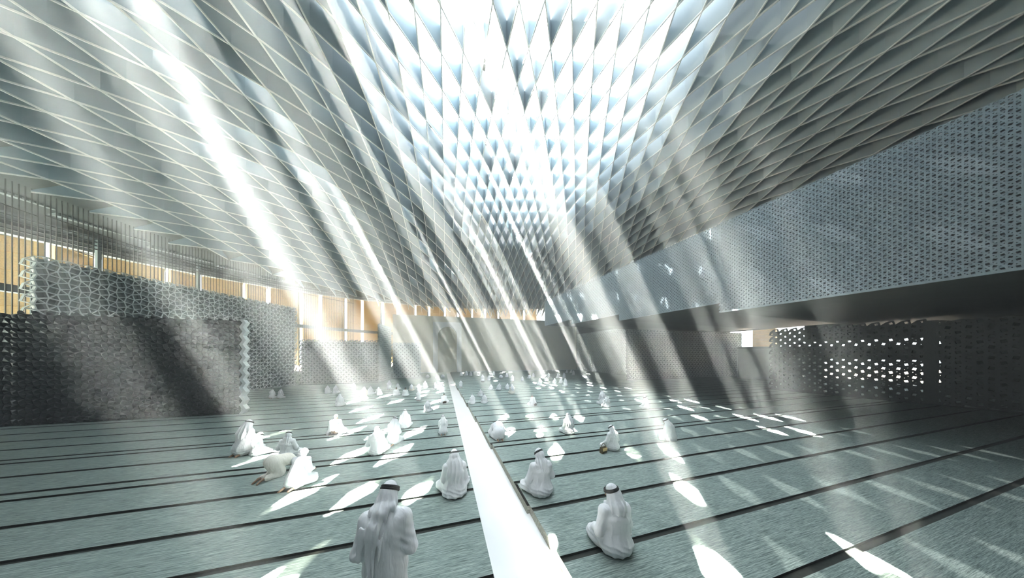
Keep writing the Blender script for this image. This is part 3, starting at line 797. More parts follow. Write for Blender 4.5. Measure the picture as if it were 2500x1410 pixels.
def skeleton(pose):
    s = {}
    if pose in ('cross', 'wrap', 'near', 'bare', 'cap', 'cloak'):
        s.update(pel=v3(0, 0, .14), che=v3(0, .03, .44), nek=v3(0, .06, .60), hed=v3(0, .09, .735), hf=v3(0, 1, -.18))
        s['sh'] = [v3(-.18, .04, .545), v3(.18, .04, .545)]
        s['el'] = [v3(-.245, .07, .31), v3(.245, .07, .31)]; s['wr'] = [v3(-.20, .27, .20), v3(.20, .27, .20)]; s['hd'] = [v3(-.14, .34, .17), v3(.14, .34, .17)]
        s['hip'] = [v3(-.1, .02, .12), v3(.1, .02, .12)]; s['kn'] = [v3(-.30, .29, .11), v3(.30, .29, .11)]
        s['an'] = [v3(.08, .40, .07), v3(-.08, .36, .07)]; s['to'] = [v3(.24, .41, .05), v3(-.24, .37, .05)]
        if pose == 'near':
            s['hf'] = v3(-.75, .66, -.1); s['el'] = [v3(-.29, .0, .31), v3(.27, .09, .30)]; s['che'] = v3(.01, .02, .45); s['kn'] = [v3(-.23, .30, .11), v3(.24, .30, .11)]
        if pose == 'wrap':
            s['hf'] = v3(-.25, 1, -.45); s['el'] = [v3(-.31, .04, .31), v3(.29, .06, .32)]
        if pose == 'bare': s['hf'] = v3(0, 1, -.5); s['hed'] = v3(0, .12, .725)
        if pose == 'cap': s['hf'] = v3(.3, 1, -.5)
        if pose == 'cloak':
            s['hf'] = v3(-.5, 1, -.3); s['nek'] = v3(-.04, .09, .60); s['hed'] = v3(-.07, .14, .72); s['kn'][0] = v3(-.3, .3, .2)
    elif pose in ('kneel', 'turban'):
        s.update(pel=v3(0, -.04, .25), che=v3(0, .05, .55), nek=v3(0, .10, .70), hed=v3(0, .14, .83), hf=v3(0, 1, -.2))
        if pose == 'turban': s.update(pel=v3(.02, -.06, .24), che=v3(0, .12, .50), nek=v3(-.05, .22, .62), hed=v3(-.07, .28, .73), hf=v3(.5, 1, -.4))
        c = s['che']
        s['sh'] = [c+v3(-.18, .02, .1), c+v3(.18, .02, .1)]; s['el'] = [c+v3(-.21, .08, -.14), c+v3(.21, .08, -.14)]
        s['wr'] = [c+v3(-.15, .26, -.2), c+v3(.15, .26, -.2)]; s['hd'] = [c+v3(-.12, .33, -.23), c+v3(.12, .33, -.23)]
        s['hip'] = [v3(-.1, .0, .24), v3(.1, .0, .24)]; s['kn'] = [v3(-.15, .40, .08), v3(.15, .40, .08)]
        s['an'] = [v3(-.11, -.10, .07), v3(.11, -.10, .07)]; s['to'] = [v3(-.09, -.27, .035), v3(.10, -.27, .035)]
        if pose == 'turban': s['an'] = [v3(-.14, -.16, .08), v3(.1, -.14, .06)]; s['to'] = [v3(-.18, -.34, .035), v3(.05, -.32, .035)]
    elif pose == 'bow':
        s.update(pel=v3(0, -.05, .27), che=v3(0, .26, .42), nek=v3(0, .40, .42), hed=v3(0, .51, .36), hf=v3(0, .4, -1))
        s['sh'] = [v3(-.18, .33, .41), v3(.18, .33, .41)]; s['el'] = [v3(-.32, .30, .22), v3(.32, .30, .22)]
        s['wr'] = [v3(-.26, .48, .08), v3(.26, .48, .08)]; s['hd'] = [v3(-.2, .56, .05), v3(.2, .56, .05)]
        s['hip'] = [v3(-.1, -.02, .25), v3(.1, -.02, .25)]; s['kn'] = [v3(-.2, .36, .08), v3(.2, .36, .08)]
        s['an'] = [v3(-.11, -.12, .07), v3(.11, -.12, .07)]; s['to'] = [v3(-.09, -.28, .035), v3(.09, -.28, .035)]
    elif pose == 'prone':
        s.update(pel=v3(0, 0, .47), che=v3(0, .42, .40), nek=v3(0, .60, .30), hed=v3(0, .72, .20), hf=v3(0, .35, -1))
        s['sh'] = [v3(-.17, .52, .36), v3(.17, .52, .36)]; s['el'] = [v3(-.26, .66, .17), v3(.26, .66, .17)]
        s['wr'] = [v3(-.2, .82, .05), v3(.2, .82, .05)]; s['hd'] = [v3(-.18, .92, .03), v3(.18, .92, .03)]
        s['hip'] = [v3(-.1, 0, .45), v3(.1, 0, .45)]; s['kn'] = [v3(-.12, .12, .08), v3(.12, .12, .08)]
        s['an'] = [v3(-.09, -.30, .09), v3(.09, -.30, .09)]; s['to'] = [v3(-.1, -.42, .03), v3(.1, -.42, .03)]
    elif pose == 'stand':
        s.update(pel=v3(0, 0, .95), che=v3(0, .01, 1.30), nek=v3(0, .0, 1.47), hed=v3(.01, .06, 1.605), hf=v3(.25, 1, -.35))
        s['sh'] = [v3(-.195, -.005, 1.405), v3(.195, -.005, 1.405)]; s['el'] = [v3(-.275, -.05, 1.12), v3(.285, -.03, 1.12)]
        s['wr'] = [v3(-.13, .19, 1.06), v3(.17, .20, 1.0)]; s['hd'] = [v3(-.05, .25, 1.05), v3(.10, .27, .98)]
        s['hip'] = [v3(-.1, 0, .92), v3(.1, 0, .92)]; s['kn'] = [v3(-.11, .02, .5), v3(.11, .02, .5)]
        s['an'] = [v3(-.11, -.01, .08), v3(.11, -.01, .08)]; s['to'] = [v3(-.13, .15, .03), v3(.13, .15, .03)]
    return s

def hand(f, wr, hd, inward):
    d = hd-wr; d /= np.linalg.norm(d); up = v3(0, 0, 1); sd = np.cross(d, up); sd /= np.linalg.norm(sd)+1e-9
    up = np.cross(sd, d)
    c = wr+d*.05
    f.cap(wr+d*.02, c+d*.03, .026, .034, .015); f.cap(c+sd*.02, c-sd*.02, .02, .02, .012)
    for q, L_ in zip((-1.5, -.5, .5, 1.5), (.058, .07, .074, .062)):
        b = c+d*.035+sd*(q*.019*inward); m_ = b+d*L_*.55-up*.008; e = m_+d*L_*.35-up*.028
        f.cap(b, m_, .0095, .009, .006); f.cap(m_, e, .009, .0078, .004)
    t0 = c+sd*(.034*inward)-d*.015; t1 = t0+d*.03+sd*(.022*inward)-up*.012; t2 = t1+d*.025+sd*(.002*inward)-up*.012
    f.cap(t0, t1, .013, .011, .01); f.cap(t1, t2, .0108, .009, .005)

def make_body(s, h):
    pts = np.array([s['pel'], s['hed'], *s['hd'], *s['el'], *s['kn'], *s['an'], *s['to']])
    f = Field(pts.min(0)-.22, pts.max(0)+.22, h)
    f.cap(s['pel'], s['che'], .115, .125, .05, (1.25, 1, 1)); f.cap(s['che'], s['nek'], .115, .06, .05, (1.25, 1, 1)); f.cap(s['sh'][0], s['sh'][1], .06, .06, .05)
    r, fw, u = head_basis(s['hf'], v3(0, 0, 1))
    f.cap(s['nek']-(s['hed']-s['nek'])*.2, s['hed'], .056, .05, .03)
    R = [r, fw, u]; hd = s['hed']
    f.ell(hd+u*.02, (.074, .093, .105), R, .02); f.ell(hd+fw*.025-u*.06, (.052, .06, .055), R, .03)
    f.cap(hd+fw*.088+u*.012, hd+fw*.106-u*.022, .008, .013, .014)                        # nose
    f.cap(hd+fw*.084+u*.028-r*.03, hd+fw*.084+u*.028+r*.03, .008, .008, .012)              # brow
    for q in (-1, 1):
        f.ell(hd+fw*.09+r*(.031*q)+u*.012, (.013, .010, .008), R, .006, cut=True)         # eye socket
        f.ell(hd+fw*.078+r*(.031*q)+u*.012, (.0115, .0115, .0115), R, .003)               # eyeball
        f.ell(hd+r*(.076*q)-u*.002-fw*.008, (.009, .02, .03), R, .008)                    # ear
    f.cap(hd+fw*.086-u*.048-r*.018, hd+fw*.086-u*.048+r*.018, .007, .007, .006); f.cap(hd+fw*.083-u*.06-r*.015, hd+fw*.083-u*.06+r*.015, .008, .008, .006)
    f.cap(hd+fw*.07-u*.085, hd+fw*.075-u*.085, .018, .018, .02)
    for q in (0, 1):
        f.cap(s['sh'][q], s['el'][q], .052, .042, .03); f.cap(s['el'][q], s['wr'][q], .042, .027, .02)
        f.cap(s['hip'][q], s['kn'][q], .088, .06, .04); f.cap(s['kn'][q], s['an'][q], .058, .036, .03)
        d = s['to'][q]-s['an'][q]; heel = s['an'][q]-d*.22; heel[2] = min(heel[2], s['an'][q][2])
        f.cap(s['an'][q], s['to'][q], .036, .026, .02); f.cap(heel, s['an'][q], .028, .032, .02)
        dn = d/np.linalg.norm(d); sd = np.cross(dn, v3(0, 0, 1)); sd /= np.linalg.norm(sd)
        for t_, rr in zip((-2, -1, 0, 1, 2), (.013, .010, .010, .009, .008)):
            b_ = s['to'][q]+sd*(t_*.014*(1 if q else -1)); f.cap(b_, b_+dn*.03-v3(0, 0, .004), rr, rr*.85, .008)
        hand(f, s['wr'][q], s['hd'][q], 1 if q == 0 else -1)
    g = f.grid(); f.d = np.maximum(f.d, (0.004-g[2]).astype(np.float32))
    return f

def make_robe(pose, s, h):
    pts = np.array([s['pel'], s['nek'], *s['wr'], *s['el'], *s['kn'], *s['an']])
    lo = pts.min(0)-.26; hi = pts.max(0)+.26; lo[2] = -.03
    f = Field(lo, hi, h)
    w = 1.3
    f.cap(s['pel'], s['che'], .165 if pose != 'stand' else .16, .15, .06, (w, 1, 1)); f.cap(s['che'], s['nek']-v3(0, 0, .03), .145, .075, .06, (w, 1, 1))
    f.cap(s['sh'][0], s['sh'][1], .085, .085, .06)
    for q in (0, 1):
        e2 = s['wr'][q]*.92+s['el'][q]*.08
        f.cap(s['sh'][q], s['el'][q], .08, .07, .035); f.cap(s['el'][q], e2, .07, .058, .03)
    if pose in ('cross', 'wrap', 'near', 'bare', 'cap', 'cloak'):
        f.ell((0, 0, .12), (.25, .21, .15), None, .08)
        for q in (0, 1): f.cap(s['hip'][q], s['kn'][q], .125, .085, .07)
        f.cap(s['kn'][0], s['kn'][1]+v3(0, .05, 0), .075, .075, .08); f.ell((0, .22, .07), (.30, .22, .1), None, .06)
        if pose == 'cross': f.ell((0, -.01, .06), (.27, .24, .07), None, .06)
        if pose == 'cap': f.cap((0, .0, .5), (0, -.06, .08), .17, .30, .05, (1.15, .8, 1)); f.cap((.1, .1, .4), (.34, .1, .1), .1, .14, .06)
        if pose == 'cloak': f.cap((0, .04, .5), (.03, .03, .12), .2, .27, .05, (1.1, .95, 1)); f.cap((-.05, .15, .35), (-.36, .2, .05), .12, .1, .06)
    elif pose in ('kneel', 'turban', 'bow'):
        f.ell((0, -.05, .19), (.24, .22, .19), None, .06)
        for q in (0, 1): f.cap(s['hip'][q], s['kn'][q], .13, .095, .06); f.cap(s['kn'][q], s['an'][q], .085, .075, .06)
        f.ell((0, .15, .08), (.27, .32, .1), None, .05)
        if pose == 'bow': f.cap(s['pel'], s['che'], .19, .15, .06, (1.2, 1, 1))
        if pose == 'turban': f.cap(s['pel']+v3(0, 0, -.02), s['che'], .21, .17, .05, (1.15, 1, 1)); f.cap((.14, .05, .14), (.30, .22, .08), .13, .1, .06)
    elif pose == 'prone':
        f.cap(s['pel'], s['che'], .19, .165, .06, (1.15, 1, 1)); f.cap(s['pel'], (0, .14, .12), .19, .2, .06, (1.1, .95, 1))
        for q in (0, 1): f.cap(s['hip'][q], s['kn'][q], .13, .11, .05); f.cap(s['kn'][q], s['an'][q]*.75+s['kn'][q]*.25, .1, .075, .05)
    elif pose == 'stand':
        f.cap((0, .0, 1.35), (0, .0, .95), .165, .165, .06, (1.28, .92, 1)); f.cap((0, .0, .95), (0, .01, .1), .18, .215, .05, (1.22, .95, 1))
    g = f.grid(); X, Y, Z = g
    pz = s['pel'][2]
    ang = np.arctan2(X, -(Y-.02)); rad = np.hypot(X, Y)
    if pose == 'stand':
        low = np.clip((1.05-Z)/.9, 0, 1)
        f.d += (low*.011*np.sin(ang*13+2*np.sin(Z*3))+.0035*np.sin(ang*7+Z*9)*np.clip((Z-.9)*4, 0, 1)).astype(np.float32)
        for sx in (-1, 1):                                        # creases at armpit and elbow
            m_ = np.exp(-(((X-sx*.24)/.09)**2+((Z-1.2)/.16)**2)); f.d += (m_*.006*np.sin(Z*70+X*40*sx+Y*30)).astype(np.float32)
    elif pose == 'prone':
        f.d += (.007*np.sin(X*50+Y*12+2*np.sin(Z*11))*np.clip((.5-Z)*3, 0, 1)).astype(np.float32)
    else:
        low = np.clip((pz+.36-Z)/.4, 0, 1)
        amp = .016 if pose in ('cap', 'cloak') else .009
        kf = 15 if pose in ('cap', 'cloak') else 9
        up = np.clip((Z-pz-.1)*5, 0, 1)
        f.d += (low*amp*(1.6*np.abs(np.sin(.5*(ang*kf+3*np.sin(Z*7)+X*6)))-1)).astype(np.float32)
        f.d += (up*.006*np.sin(Z*55+X*26*np.sign(X)+2.5*np.sin(X*9+1))*np.exp(-((np.abs(X)-.13)/.1)**2)).astype(np.float32)
        hem = np.exp(-((Z-.13)/.07)**2); f.d += (hem*.011*(1.6*np.abs(np.sin(.5*(Z*95+ang*4+2*np.sin(ang*3))))-1)).astype(np.float32)
    f.d = np.maximum(f.d, (0.006-Z).astype(np.float32))
    return f

def make_scarf(pose, s, h):
    r, fw, u = head_basis(s['hf'], v3(0, 0, 1)); R = [r, fw, u]; hd = s['hed']; nk = s['nek']; ch = s['che']
    back = v3(0, -1, 0) if pose not in ('near',) else v3(.25, -1, 0)
    back = back/np.linalg.norm(back)
    lo = np.minimum(hd, ch)-v3(.42, .42, .55); hi = np.maximum(hd, ch)+v3(.42, .36, .26)
    f = Field(lo, hi, h)
    f.ell(hd+u*.026, (.09, .108, .118), R, .03)
    f.cap(hd-fw*.02, nk-v3(0, 0, .02), .092, .10, .04)
    wrapped = pose in ('wrap', 'stand', 'turban', 'prone')
    if not wrapped:                                       # cloth falling loose over shoulders and back
        f.cap(hd-fw*.03-u*.02, nk+back*.06, .095, .125, .05, (1.15, 1, 1))
        if pose == 'near':
            sx = v3(1, 0, 0)
            f.cap(nk+back*.05+v3(0, 0, .02), nk+back*.115+v3(.03, 0, -.26), .10, .075, .04, (1.2, .75, 1))
            f.cap(nk+back*.11+v3(-.05, 0, -.1), nk+back*.16+v3(.115, 0, -.335), .055, .03, .02, (1.2, .6, 1))
            f.cap(nk+back*.02+v3(.12, 0, -.03), nk+back*.05+v3(.215, 0, -.28), .075, .05, .03, (1, .9, 1))
            f.cap(nk+back*.05+v3(.215, 0, -.2), nk+back*.03+v3(.235, 0, -.38), .05, .03, .03)
            f.cap(nk+v3(-.08, .03, .0), nk+v3(-.13, -.02, -.1), .06, .05, .03)
        elif pose == 'bow':
            f.cap(nk, ch+v3(0, -.02, .08), .13, .12, .05, (1.3, 1, .8))
        else:
            f.cap(nk+back*.05, ch+back*.115+v3(0, 0, .02), .125, .10, .05, (1.45, .8, 1))
            f.cap(ch+back*.12+v3(0, 0, .02), ch+back*.155+v3(.07, 0, -.24), .10, .035, .04, (1.5, .6, 1))
            f.cap(ch+back*.12+v3(-.06, 0, .02), ch+back*.15+v3(-.1, 0, -.12), .07, .03, .04, (1.2, .6, 1))
            for sx in (-1, 1): f.cap(nk+v3(.08*sx, .0, .01), nk+v3(.17*sx, .02, -.10), .075, .055, .04)
    elif pose == 'stand':
        kn = nk+v3(-.02, -.095, .045)
        f.cap(hd-u*.06-fw*.05, kn, .085, .07, .025, (1.1, 1, 1)); f.cap(nk+v3(-.12, -.03, .03), nk+v3(.09, -.05, .075), .052, .045, .015)
        f.ell(hd-u*.05-r*.06-fw*.02, (.06, .07, .08), R, .02); f.ell(hd-u*.05+r*.06-fw*.02, (.06, .07, .08), R, .02)
        f.cap(kn, kn+v3(-.075, -.085, -.16), .065, .06, .015, (1.35, .6, 1))
        f.cap(kn+v3(-.06, -.085, -.12), kn+v3(-.06, -.115, -.57), .07, .012, .012, (1.1, .42, 1))
        f.cap(kn+v3(-.12, -.075, -.12), kn+v3(-.175, -.09, -.36), .05, .014, .012, (1, .42, 1))
        f.cap(kn+v3(-.015, -.09, -.12), kn+v3(.035, -.105, -.38), .045, .014, .012, (1, .42, 1))
    elif pose == 'wrap':
        kn = nk+v3(.0, -.09, .03)
        f.cap(nk+v3(-.07, -.03, .03), nk+v3(.09, -.03, .02), .065, .065, .03)
        f.cap(kn, kn+v3(.03, -.06, -.14), .06, .045, .03, (1.3, .7, 1)); f.cap(kn, kn+v3(-.07, -.05, -.2), .05, .02, .02, (1.2, .6, 1))
        f.cap(kn+v3(.04, 0, 0), kn+v3(.13, -.02, -.16), .06, .035, .03, (1.2, .7, 1))
    elif pose == 'turban':
        f.ell(hd+u*.05, (.112, .125, .085), R, .02); f.cap(hd-fw*.09-u*.02, hd-fw*.12-u*.13, .045, .015, .02)
    else:
        f.cap(hd, nk, .1, .1, .04)
    # open front: face and throat
    f.ell(hd+fw*.115-u*.02, (.058, .075, .092), R, .015, cut=True)
    X, Y, Z = f.grid()
    P = [X-hd[0], Y-hd[1], Z-hd[2]]
    a = np.arctan2(P[0]*r[0]+P[1]*r[1]+P[2]*r[2], -(P[0]*fw[0]+P[1]*fw[1]+P[2]*fw[2]))
    up = P[0]*u[0]+P[1]*u[1]+P[2]*u[2]
    m_ = np.clip((.03-up)/.1, 0, 1)
    if pose == 'turban': f.d += (.005*np.sin(up*110+a*3)).astype(np.float32)
    else:
        fr_ = 9 if wrapped else 8
        f.d += (m_*.013*(1.6*np.abs(np.sin(.5*(a*fr_*1.2+1.5*np.sin(up*9)+X*22)))-1)).astype(np.float32)
    f.d = np.maximum(f.d, (0.01-Z).astype(np.float32))
    return f

def cord_mesh(s, mat, big=1.0):
    r, fw, u = head_basis(s['hf'], v3(0, 0, 1)); hd = s['hed']
    tilt = .22
    uu = u*math.cos(tilt)-fw*math.sin(tilt)*-1; ff = fw*math.cos(tilt)-u*math.sin(tilt)
    uu = np.cross(r, ff)
    mb = MB()
    for lv in (0.058, 0.078):
        k = 28; kk = 8; base = len(mb.v); rt = .0125*big
        for i in range(k):
            a = 2*PI*i/k; rx, ry = (.089, .106) if lv < .07 else (.085, .101)
            c = hd+uu*lv+r*(rx*math.cos(a))+ff*(ry*math.sin(a)); ou = r*math.cos(a)+ff*math.sin(a)
            for j in range(kk):
                b = 2*PI*j/kk; p = c+ou*(rt*math.cos(b))+uu*(rt*math.sin(b)); mb.v.append(Vector(p))
        for i in range(k):
            for j in range(kk):
                mb.f.append((base+i*kk+j, base+((i+1) % k)*kk+j, base+((i+1) % k)*kk+(j+1) % kk, base+i*kk+(j+1) % kk))
    me = bpy.data.meshes.new('head_cord'); me.from_pydata([tuple(v_) for v_ in mb.v], [], mb.f); me.materials.append(mat)
    me.polygons.foreach_set('use_smooth', [True]*len(me.polygons)); me.update(); return me
def hair_field(s, h, cap):
    r, fw, u = head_basis(s['hf'], v3(0, 0, 1)); R = [r, fw, u]; hd = s['hed']
    f = Field(hd-.2, hd+.2, h)
    f.ell(hd+u*.034-fw*.012, (.081, .092, .098) if not cap else (.086, .1, .095), R, .01)
    f.ell(hd+fw*.1-u*.03, (.1, .085, .1), R, .01, cut=True); f.ell(hd-u*.14, (.14, .2, .1), R, .01, cut=True)
    return f
PROTO = {}
def proto(pose):
    if pose in PROTO: return PROTO[pose]
    s = skeleton(pose); hero = pose in ('stand', 'near', 'wrap', 'cross', 'turban', 'prone')
    d = {'person': field_mesh('person', make_body(s, .0085 if hero else .012), M['skin'], 1),
         'robe': field_mesh('robe', make_robe(pose, s, .0105 if hero else .014), M['robe'], 2)}
    if pose == 'bare': d['hair'] = field_mesh('hair', hair_field(s, .008, False), M['hair'], 1)
    elif pose == 'cap': d['cap'] = field_mesh('cap', hair_field(s, .008, True), M['cap'], 1)
    else:
        d['headscarf'] = field_mesh('headscarf', make_scarf(pose, s, .0085 if hero else .012), M['scarf'], 1)
        if pose not in ('turban', 'prone'): d['head_cord'] = cord_mesh(s, M['cord'], 1.25 if pose in ('near', 'stand') else 1.0)
    PROTO[pose] = d; return d
def cream_copy(me):
    key = me.name+'_cream'
    if key in bpy.data.meshes: return bpy.data.meshes[key]
    c = me.copy(); c.name = key; c.materials[0] = M['robe_cream']; return c
def person(pose, x, y, sc, rot, label, group, cream=False, z=0.0, cord=True):
    d = proto(pose)
    o = bpy.data.objects.new('person', d['person']); COL.objects.link(o)
    o.location = (x, y, z); o.rotation_euler = (0, 0, rot); o.scale = (sc*0.88, sc*0.92, sc); tag(o, label, 'person', group)
    for part in ('robe', 'headscarf', 'head_cord', 'hair', 'cap'):
        if part not in d or (part == 'head_cord' and not cord): continue
        me = d[part]
        if cream and part == 'robe': me = cream_copy(me)
        c = bpy.data.objects.new(part, me); COL.objects.link(c); c.parent = o if part != 'head_cord' else sc_
        if part == 'headscarf': sc_ = c
    return o
FACE = TH
GN = 'worshippers on the carpet left of the white channel'; GR = 'worshippers on the carpet right of the white channel'
def ppl(rows, group):
    for pose, x, y, sc, rot, label, *fl in rows:
        person(pose, x, y, sc, FACE+rot, label, group, 'cream' in fl, 0.0, 'nocord' not in fl)
person('stand', -1.27, 2.41, 1.0, FACE-0.12, 'person standing in a white robe and black corded headscarf, nearest on the carpet', GN, z=-0.3)
ppl([
 ('cross', -1.13, 4.72, .98, .05, 'person in white seated close beside the left channel edge, grey cord and loose long scarf'),
 ('turban', -4.50, 5.02, .82, -.25, 'person kneeling in a white robe and wrapped white turban with bare soles showing', 'nocord'),
 ('prone', -5.35, 5.35, .76, -.55, 'person bent down in prostration, cream robe, bare soles towards us', 'cream', 'nocord'),
 ('wrap', -6.02, 6.40, .78, -.1, 'person in a black corded headscarf seated just behind the one in prostration'),
 ('kneel', -7.42, 6.62, .95, -.35, 'taller of the two people in white robes sitting together in front of the dark screen'),
 ('cross', -7.02, 6.60, .68, -.75, 'smaller person leaning on the right side of the taller one, before the dark screen'),
 ('wrap', -3.75, 6.62, .86, -.05, 'person in a grey white robe seated in front of another, mid carpet, cord tilted up'),
 ('kneel', -3.66, 7.38, .84, -.35, 'person half hidden behind the grey white robed one, mid carpet'),
 ('cap', -6.10, 8.27, .78, 0, 'person in a wide white pleated cloak and grey cap sitting alone'),
 ('cross', -4.02, 9.00, .78, .1, 'person in a smooth pale robe seated alone midway to the far wall, thin black cord'),
 ('kneel', -2.38, 8.28, .66, 0, 'person in pale blue white kneeling by the channel edge, behind the loose scarfed one'),
 ('cross', -4.08, 11.55, .62, -.3, 'person half white half grey in a beam of light, sitting midway near the channel'),
 ('cap', -3.85, 13.60, .66, .2, 'person slumped sideways against the channel edge, far left carpet'),
 ('cross', -9.22, 12.80, .74, 0, 'lone broad person all in white on the bright patch of the left carpet', 'nocord'),
 ('kneel', -15.08, 15.04, .60, 0, 'left one of the pair sitting close to the foot of the tall pale screen'),
 ('kneel', -14.62, 15.10, .60, -.3, 'right one of the pair sitting close to the foot of the tall pale screen'),
 ('cross', -13.05, 16.93, .64, 0, 'left one of the white pair sitting before the low screen', 'nocord'),
 ('cross', -12.55, 17.02, .64, -.2, 'right one of the white pair sitting before the low screen', 'nocord'),
 ('kneel', -12.20, 18.45, .60, 0, 'single small person sitting near the low screen, pointed white scarf', 'nocord'),
 ('kneel', -8.99, 14.52, .84, 0, 'tall person in cream white in front of the row of three', 'cream'),
 ('cross', -9.72, 16.45, .66, 0, 'middle person of the row of three facing the low screen'),
 ('wrap', -8.98, 16.10, .68, 0, 'right hand person of the row of three facing the low screen'),
 ('kneel', -9.62, 18.75, .74, 0, 'upright person with a smaller one leaning on the right, near the narrow panel', 'nocord'),
 ('cross', -9.05, 18.95, .58, -.6, 'smaller one leaning against the upright person near the narrow panel'),
 ('bare', -7.70, 15.93, .68, 0, 'left one of the two bare headed dark haired people sitting side by side'),
 ('bare', -7.02, 15.77, .68, 0, 'right one of the two bare headed dark haired people sitting side by side'),
 ('cross', -7.62, 18.16, .60, .1, 'person in pinkish white sitting behind the bare headed pair', 'cream'),
 ('kneel', -6.90, 17.68, .58, -.2, 'person in white sitting directly behind the tall narrow robed one'),
 ('kneel', -5.56, 14.24, .62, 0, 'tall narrow person in a plain white robe, far left carpet', 'nocord'),
 ('cross', -7.12, 19.62, .70, 0, 'person with a pointed white scarf sitting below the arch, left of two', 'nocord'),
 ('cross', -6.20, 19.38, .56, 0, 'round pale person sitting below the arch, right of the pointed scarf', 'nocord'),
 ('wrap', -5.20, 17.95, .55, .1, 'person in pale grey next to the channel on the far left carpet', 'nocord'),
 ('bow', -9.94, 28.22, .66, 0, 'small person bowing before the left foot of the arch', 'nocord'),
 ('kneel', -8.60, 27.27, .60, 0, 'small person sitting under the arch, between two bowed ones', 'nocord'),
 ('bow', -8.22, 28.60, .66, .2, 'small person bowing by the far end of the channel', 'nocord')], GN)
ppl([
 ('near', 1.46, 3.36, 1.02, -.1, 'person in white seated nearest on the right carpet, thick black cord, scarf crossed behind'),
 ('wrap', .58, 4.72, 1.0, .05, 'person seated on the right carpet by the channel, wrapped scarf, round tilted cord'),
 ('wrap', 2.93, 6.93, .80, .1, 'person in a bright white cloak with a brown bag at the left side'),
 ('cloak', 5.10, 7.72, .80, .25, 'person wrapped in a pleated bluish cloak, alone on the shaded right carpet'),
 ('bow', -.43, 7.80, .88, 0, 'person bowed low over the carpet on the right edge of the channel', 'nocord'),
 ('cross', 1.99, 8.36, .80, -.05, 'person in pale grey with a long loose scarf sitting behind the bag carrier'),
 ('cap', 1.13, 12.91, .72, .5, 'person turned sideways in a grey robe, mid right carpet'),
 ('kneel', 4.98, 13.15, .80, 0, 'rear one of two pale people sitting one behind the other on the right'),
 ('cross', 4.96, 12.50, .68, -.2, 'front one of two pale people sitting one behind the other on the right'),
 ('near', 6.79, 12.15, .72, 0, 'person in a crumpled grey white robe and flat black cord, farthest right on the carpet'),
 ('cross', -2.20, 13.36, .62, .1, 'left egg shaped person of the pair by the channel, right carpet'),
 ('cross', -1.55, 13.47, .60, -.1, 'right egg shaped person of the pair by the channel, right carpet'),
 ('wrap', -2.04, 15.62, .56, 0, 'person half hidden behind the egg shaped pair', 'nocord'),
 ('cross', .02, 16.90, .76, 0, 'stout person in pinkish white before the group of three square backs', 'cream', 'nocord'),
 ('wrap', -1.62, 18.60, .52, 0, 'left one of the square backed people mid right carpet', 'nocord'),
 ('wrap', -.98, 18.42, .64, 0, 'middle one of the square backed people mid right carpet'),
 ('wrap', -.36, 18.85, .58, 0, 'right one of the square backed people mid right carpet'),
 ('kneel', -4.30, 20.11, .60, 0, 'single person with a black cord beside the channel on the far right carpet'),
 ('kneel', -2.95, 24.19, .76, 0, 'taller left one of the faint pair past the single black corded person', 'nocord'),
 ('cross', -2.45, 25.60, .64, 0, 'shorter right one of the faint pair past the single black corded person', 'nocord'),
 ('cross', -6.55, 30.90, .66, 0, 'left one of three people right of the foot of the arch', 'nocord'),
 ('cross', -6.00, 31.60, .68, 0, 'middle one of three people right of the foot of the arch', 'nocord'),
 ('cross', -5.32, 30.94, .66, 0, 'right one of three people right of the foot of the arch', 'nocord'),
 ('kneel', -2.37, 31.54, .62, 0, 'lone person close to the cream wall right of the three', 'nocord'),
 ('bow', -1.23, 27.74, .70, 0, 'bowed person in front of the cream wall with one behind', 'nocord'),
 ('cross', -.60, 29.25, .62, 0, 'person sitting just behind the bowed one at the cream wall', 'nocord'),
 ('kneel', .06, 24.52, .70, 0, 'pale upright person in the middle of the far right carpet', 'nocord'),
 ('kneel', 1.08, 24.75, .54, 0, 'faint small person to the right of the pale upright one', 'nocord'),
 ('bare', 2.00, 27.40, .68, 0, 'dark haired person sitting before the middle of the cream wall'),
 ('cross', 2.62, 29.25, .62, 0, 'person in white just behind the dark haired one at the cream wall', 'nocord'),
 ('cross', 2.50, 21.17, .72, 0, 'person in bluish white alone in front of the far right crowd', 'nocord'),
 ('kneel', 4.42, 28.73, .60, 0, 'person in bluish white with a bowed one in front, far crowd', 'nocord'),
 ('bow', 3.61, 24.52, .70, 0, 'bowed person in the far crowd below the bluish white one', 'nocord'),
 ('wrap', 4.00, 22.34, .64, 0, 'left one of the front three in the far right crowd', 'nocord'),
 ('wrap', 4.72, 22.98, .58, 0, 'middle one of the front three in the far right crowd', 'nocord'),
 ('kneel', 4.62, 20.62, .74, 0, 'tall right one of the front three in the far right crowd', 'nocord'),
 ('cross', 5.45, 28.22, .68, 0, 'left one of the rear pair in the far right crowd', 'nocord'),
 ('kneel', 6.05, 27.74, .68, 0, 'right one of the rear pair in the far right crowd', 'nocord'),
 ('cross', 8.30, 36.2, .55, 0, 'left one of the tiny pair at the right end of the cream wall', 'nocord'),
 ('cross', 8.95, 36.2, .55, 0, 'right one of the tiny pair at the right end of the cream wall'),
 ('kneel', 8.18, 31.79, .68, 0, 'single person sitting near the right end of the cream wall', 'nocord'),
 ('cross', 8.60, 26.81, .66, 0, 'bluish person in a corner by the pale screen at the far right', 'nocord')], GR)
bag = MB(); sec = [(-.05, .0), (-.058, .05), (-.05, .13), (-.025, .165), (.025, .165), (.05, .13), (.058, .05), (.05, .0)]
bag.prism([Vector((-.09, y_, z_)) for y_, z_ in sec], (.18, 0, 0)); o = bag.build('shoulder_bag', M['fringe']); o.location = (2.56, 6.72, 0.001); o.rotation_euler = (0, 0, 0.5)
tag(o, 'small brown bag on the carpet at the left of the bright white cloak', 'bag')
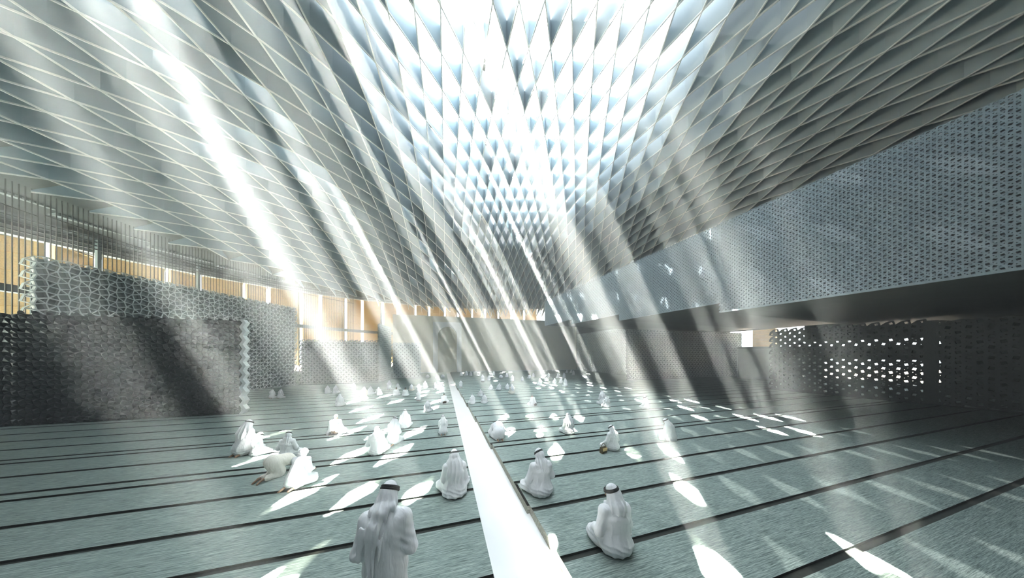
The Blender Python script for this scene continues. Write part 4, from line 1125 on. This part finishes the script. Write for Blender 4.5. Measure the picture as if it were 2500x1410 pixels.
fl = MB(); fl.prism([Vector((-.085, -.062, .07)), Vector((.085, -.062, .07)), Vector((.085, -.056, .15)), Vector((-.085, -.056, .15))], (0, -.008, 0)); fl.build('flap', M['gold_frame'], o)
st = MB(); st.tube([Vector((.08*math.cos(a), 0, .15+.11*math.sin(a))) for a in np.linspace(0.1, PI-0.1, 12)], .008, 6); st.build('handle', M['fringe'], o, True)

# ------------------------------------------------------------------ light and haze
W = bpy.data.worlds.new('world'); SC.world = W; W.use_nodes = True
nt = W.node_tree; nt.nodes.clear(); wo = nt.nodes.new('ShaderNodeOutputWorld'); bg = nt.nodes.new('ShaderNodeBackground')
bg.inputs[0].default_value = (0.80, 0.93, 1.0, 1); bg.inputs[1].default_value = 2.2; nt.links.new(bg.outputs[0], wo.inputs[0])
sun = bpy.data.lights.new('sun', 'SUN'); so_ = bpy.data.objects.new('sun', sun); COL.objects.link(so_)
sun.energy = 300.0; sun.angle = math.radians(0.4); sun.color = (1.0, 0.98, 0.92)
so_.rotation_euler = Vector((0.50, 0.08, -1.0)).to_track_quat('-Z', 'Y').to_euler()
m, N, L = new_mat('haze_air')
o_ = N.new('ShaderNodeOutputMaterial'); vs_ = N.new('ShaderNodeVolumeScatter'); vs_.inputs['Density'].default_value = 0.0095; vs_.inputs['Anisotropy'].default_value = 0.0
vs_.inputs['Color'].default_value = (0.92, 0.98, 0.98, 1); L.new(vs_.outputs[0], o_.inputs['Volume'])
hz = MB(); hz.prism([rp(a, RR-0.02, -0.31) for a in np.linspace(0, 2*PI, 64, endpoint=False)], (0, 0, 19.9))
o = hz.build('haze', m); tag(o, 'thin bright haze filling the hall', 'haze', kind='stuff')

SC.view_settings.view_transform = 'Standard'; SC.view_settings.look = 'None'; SC.view_settings.gamma = 1.0; SC.view_settings.use_curve_mapping = False
SC.view_settings.exposure = 1.2
cy = SC.cycles
cy.max_bounces = 4; cy.diffuse_bounces = 3; cy.glossy_bounces = 2; cy.transmission_bounces = 3; cy.transparent_max_bounces = 8; cy.volume_bounces = 0
cy.use_denoising = True; cy.use_adaptive_sampling = True; cy.adaptive_threshold = 0.2; cy.adaptive_min_samples = 16; cy.caustics_reflective = False; cy.caustics_refractive = False
cy.sample_clamp_indirect = 6.0
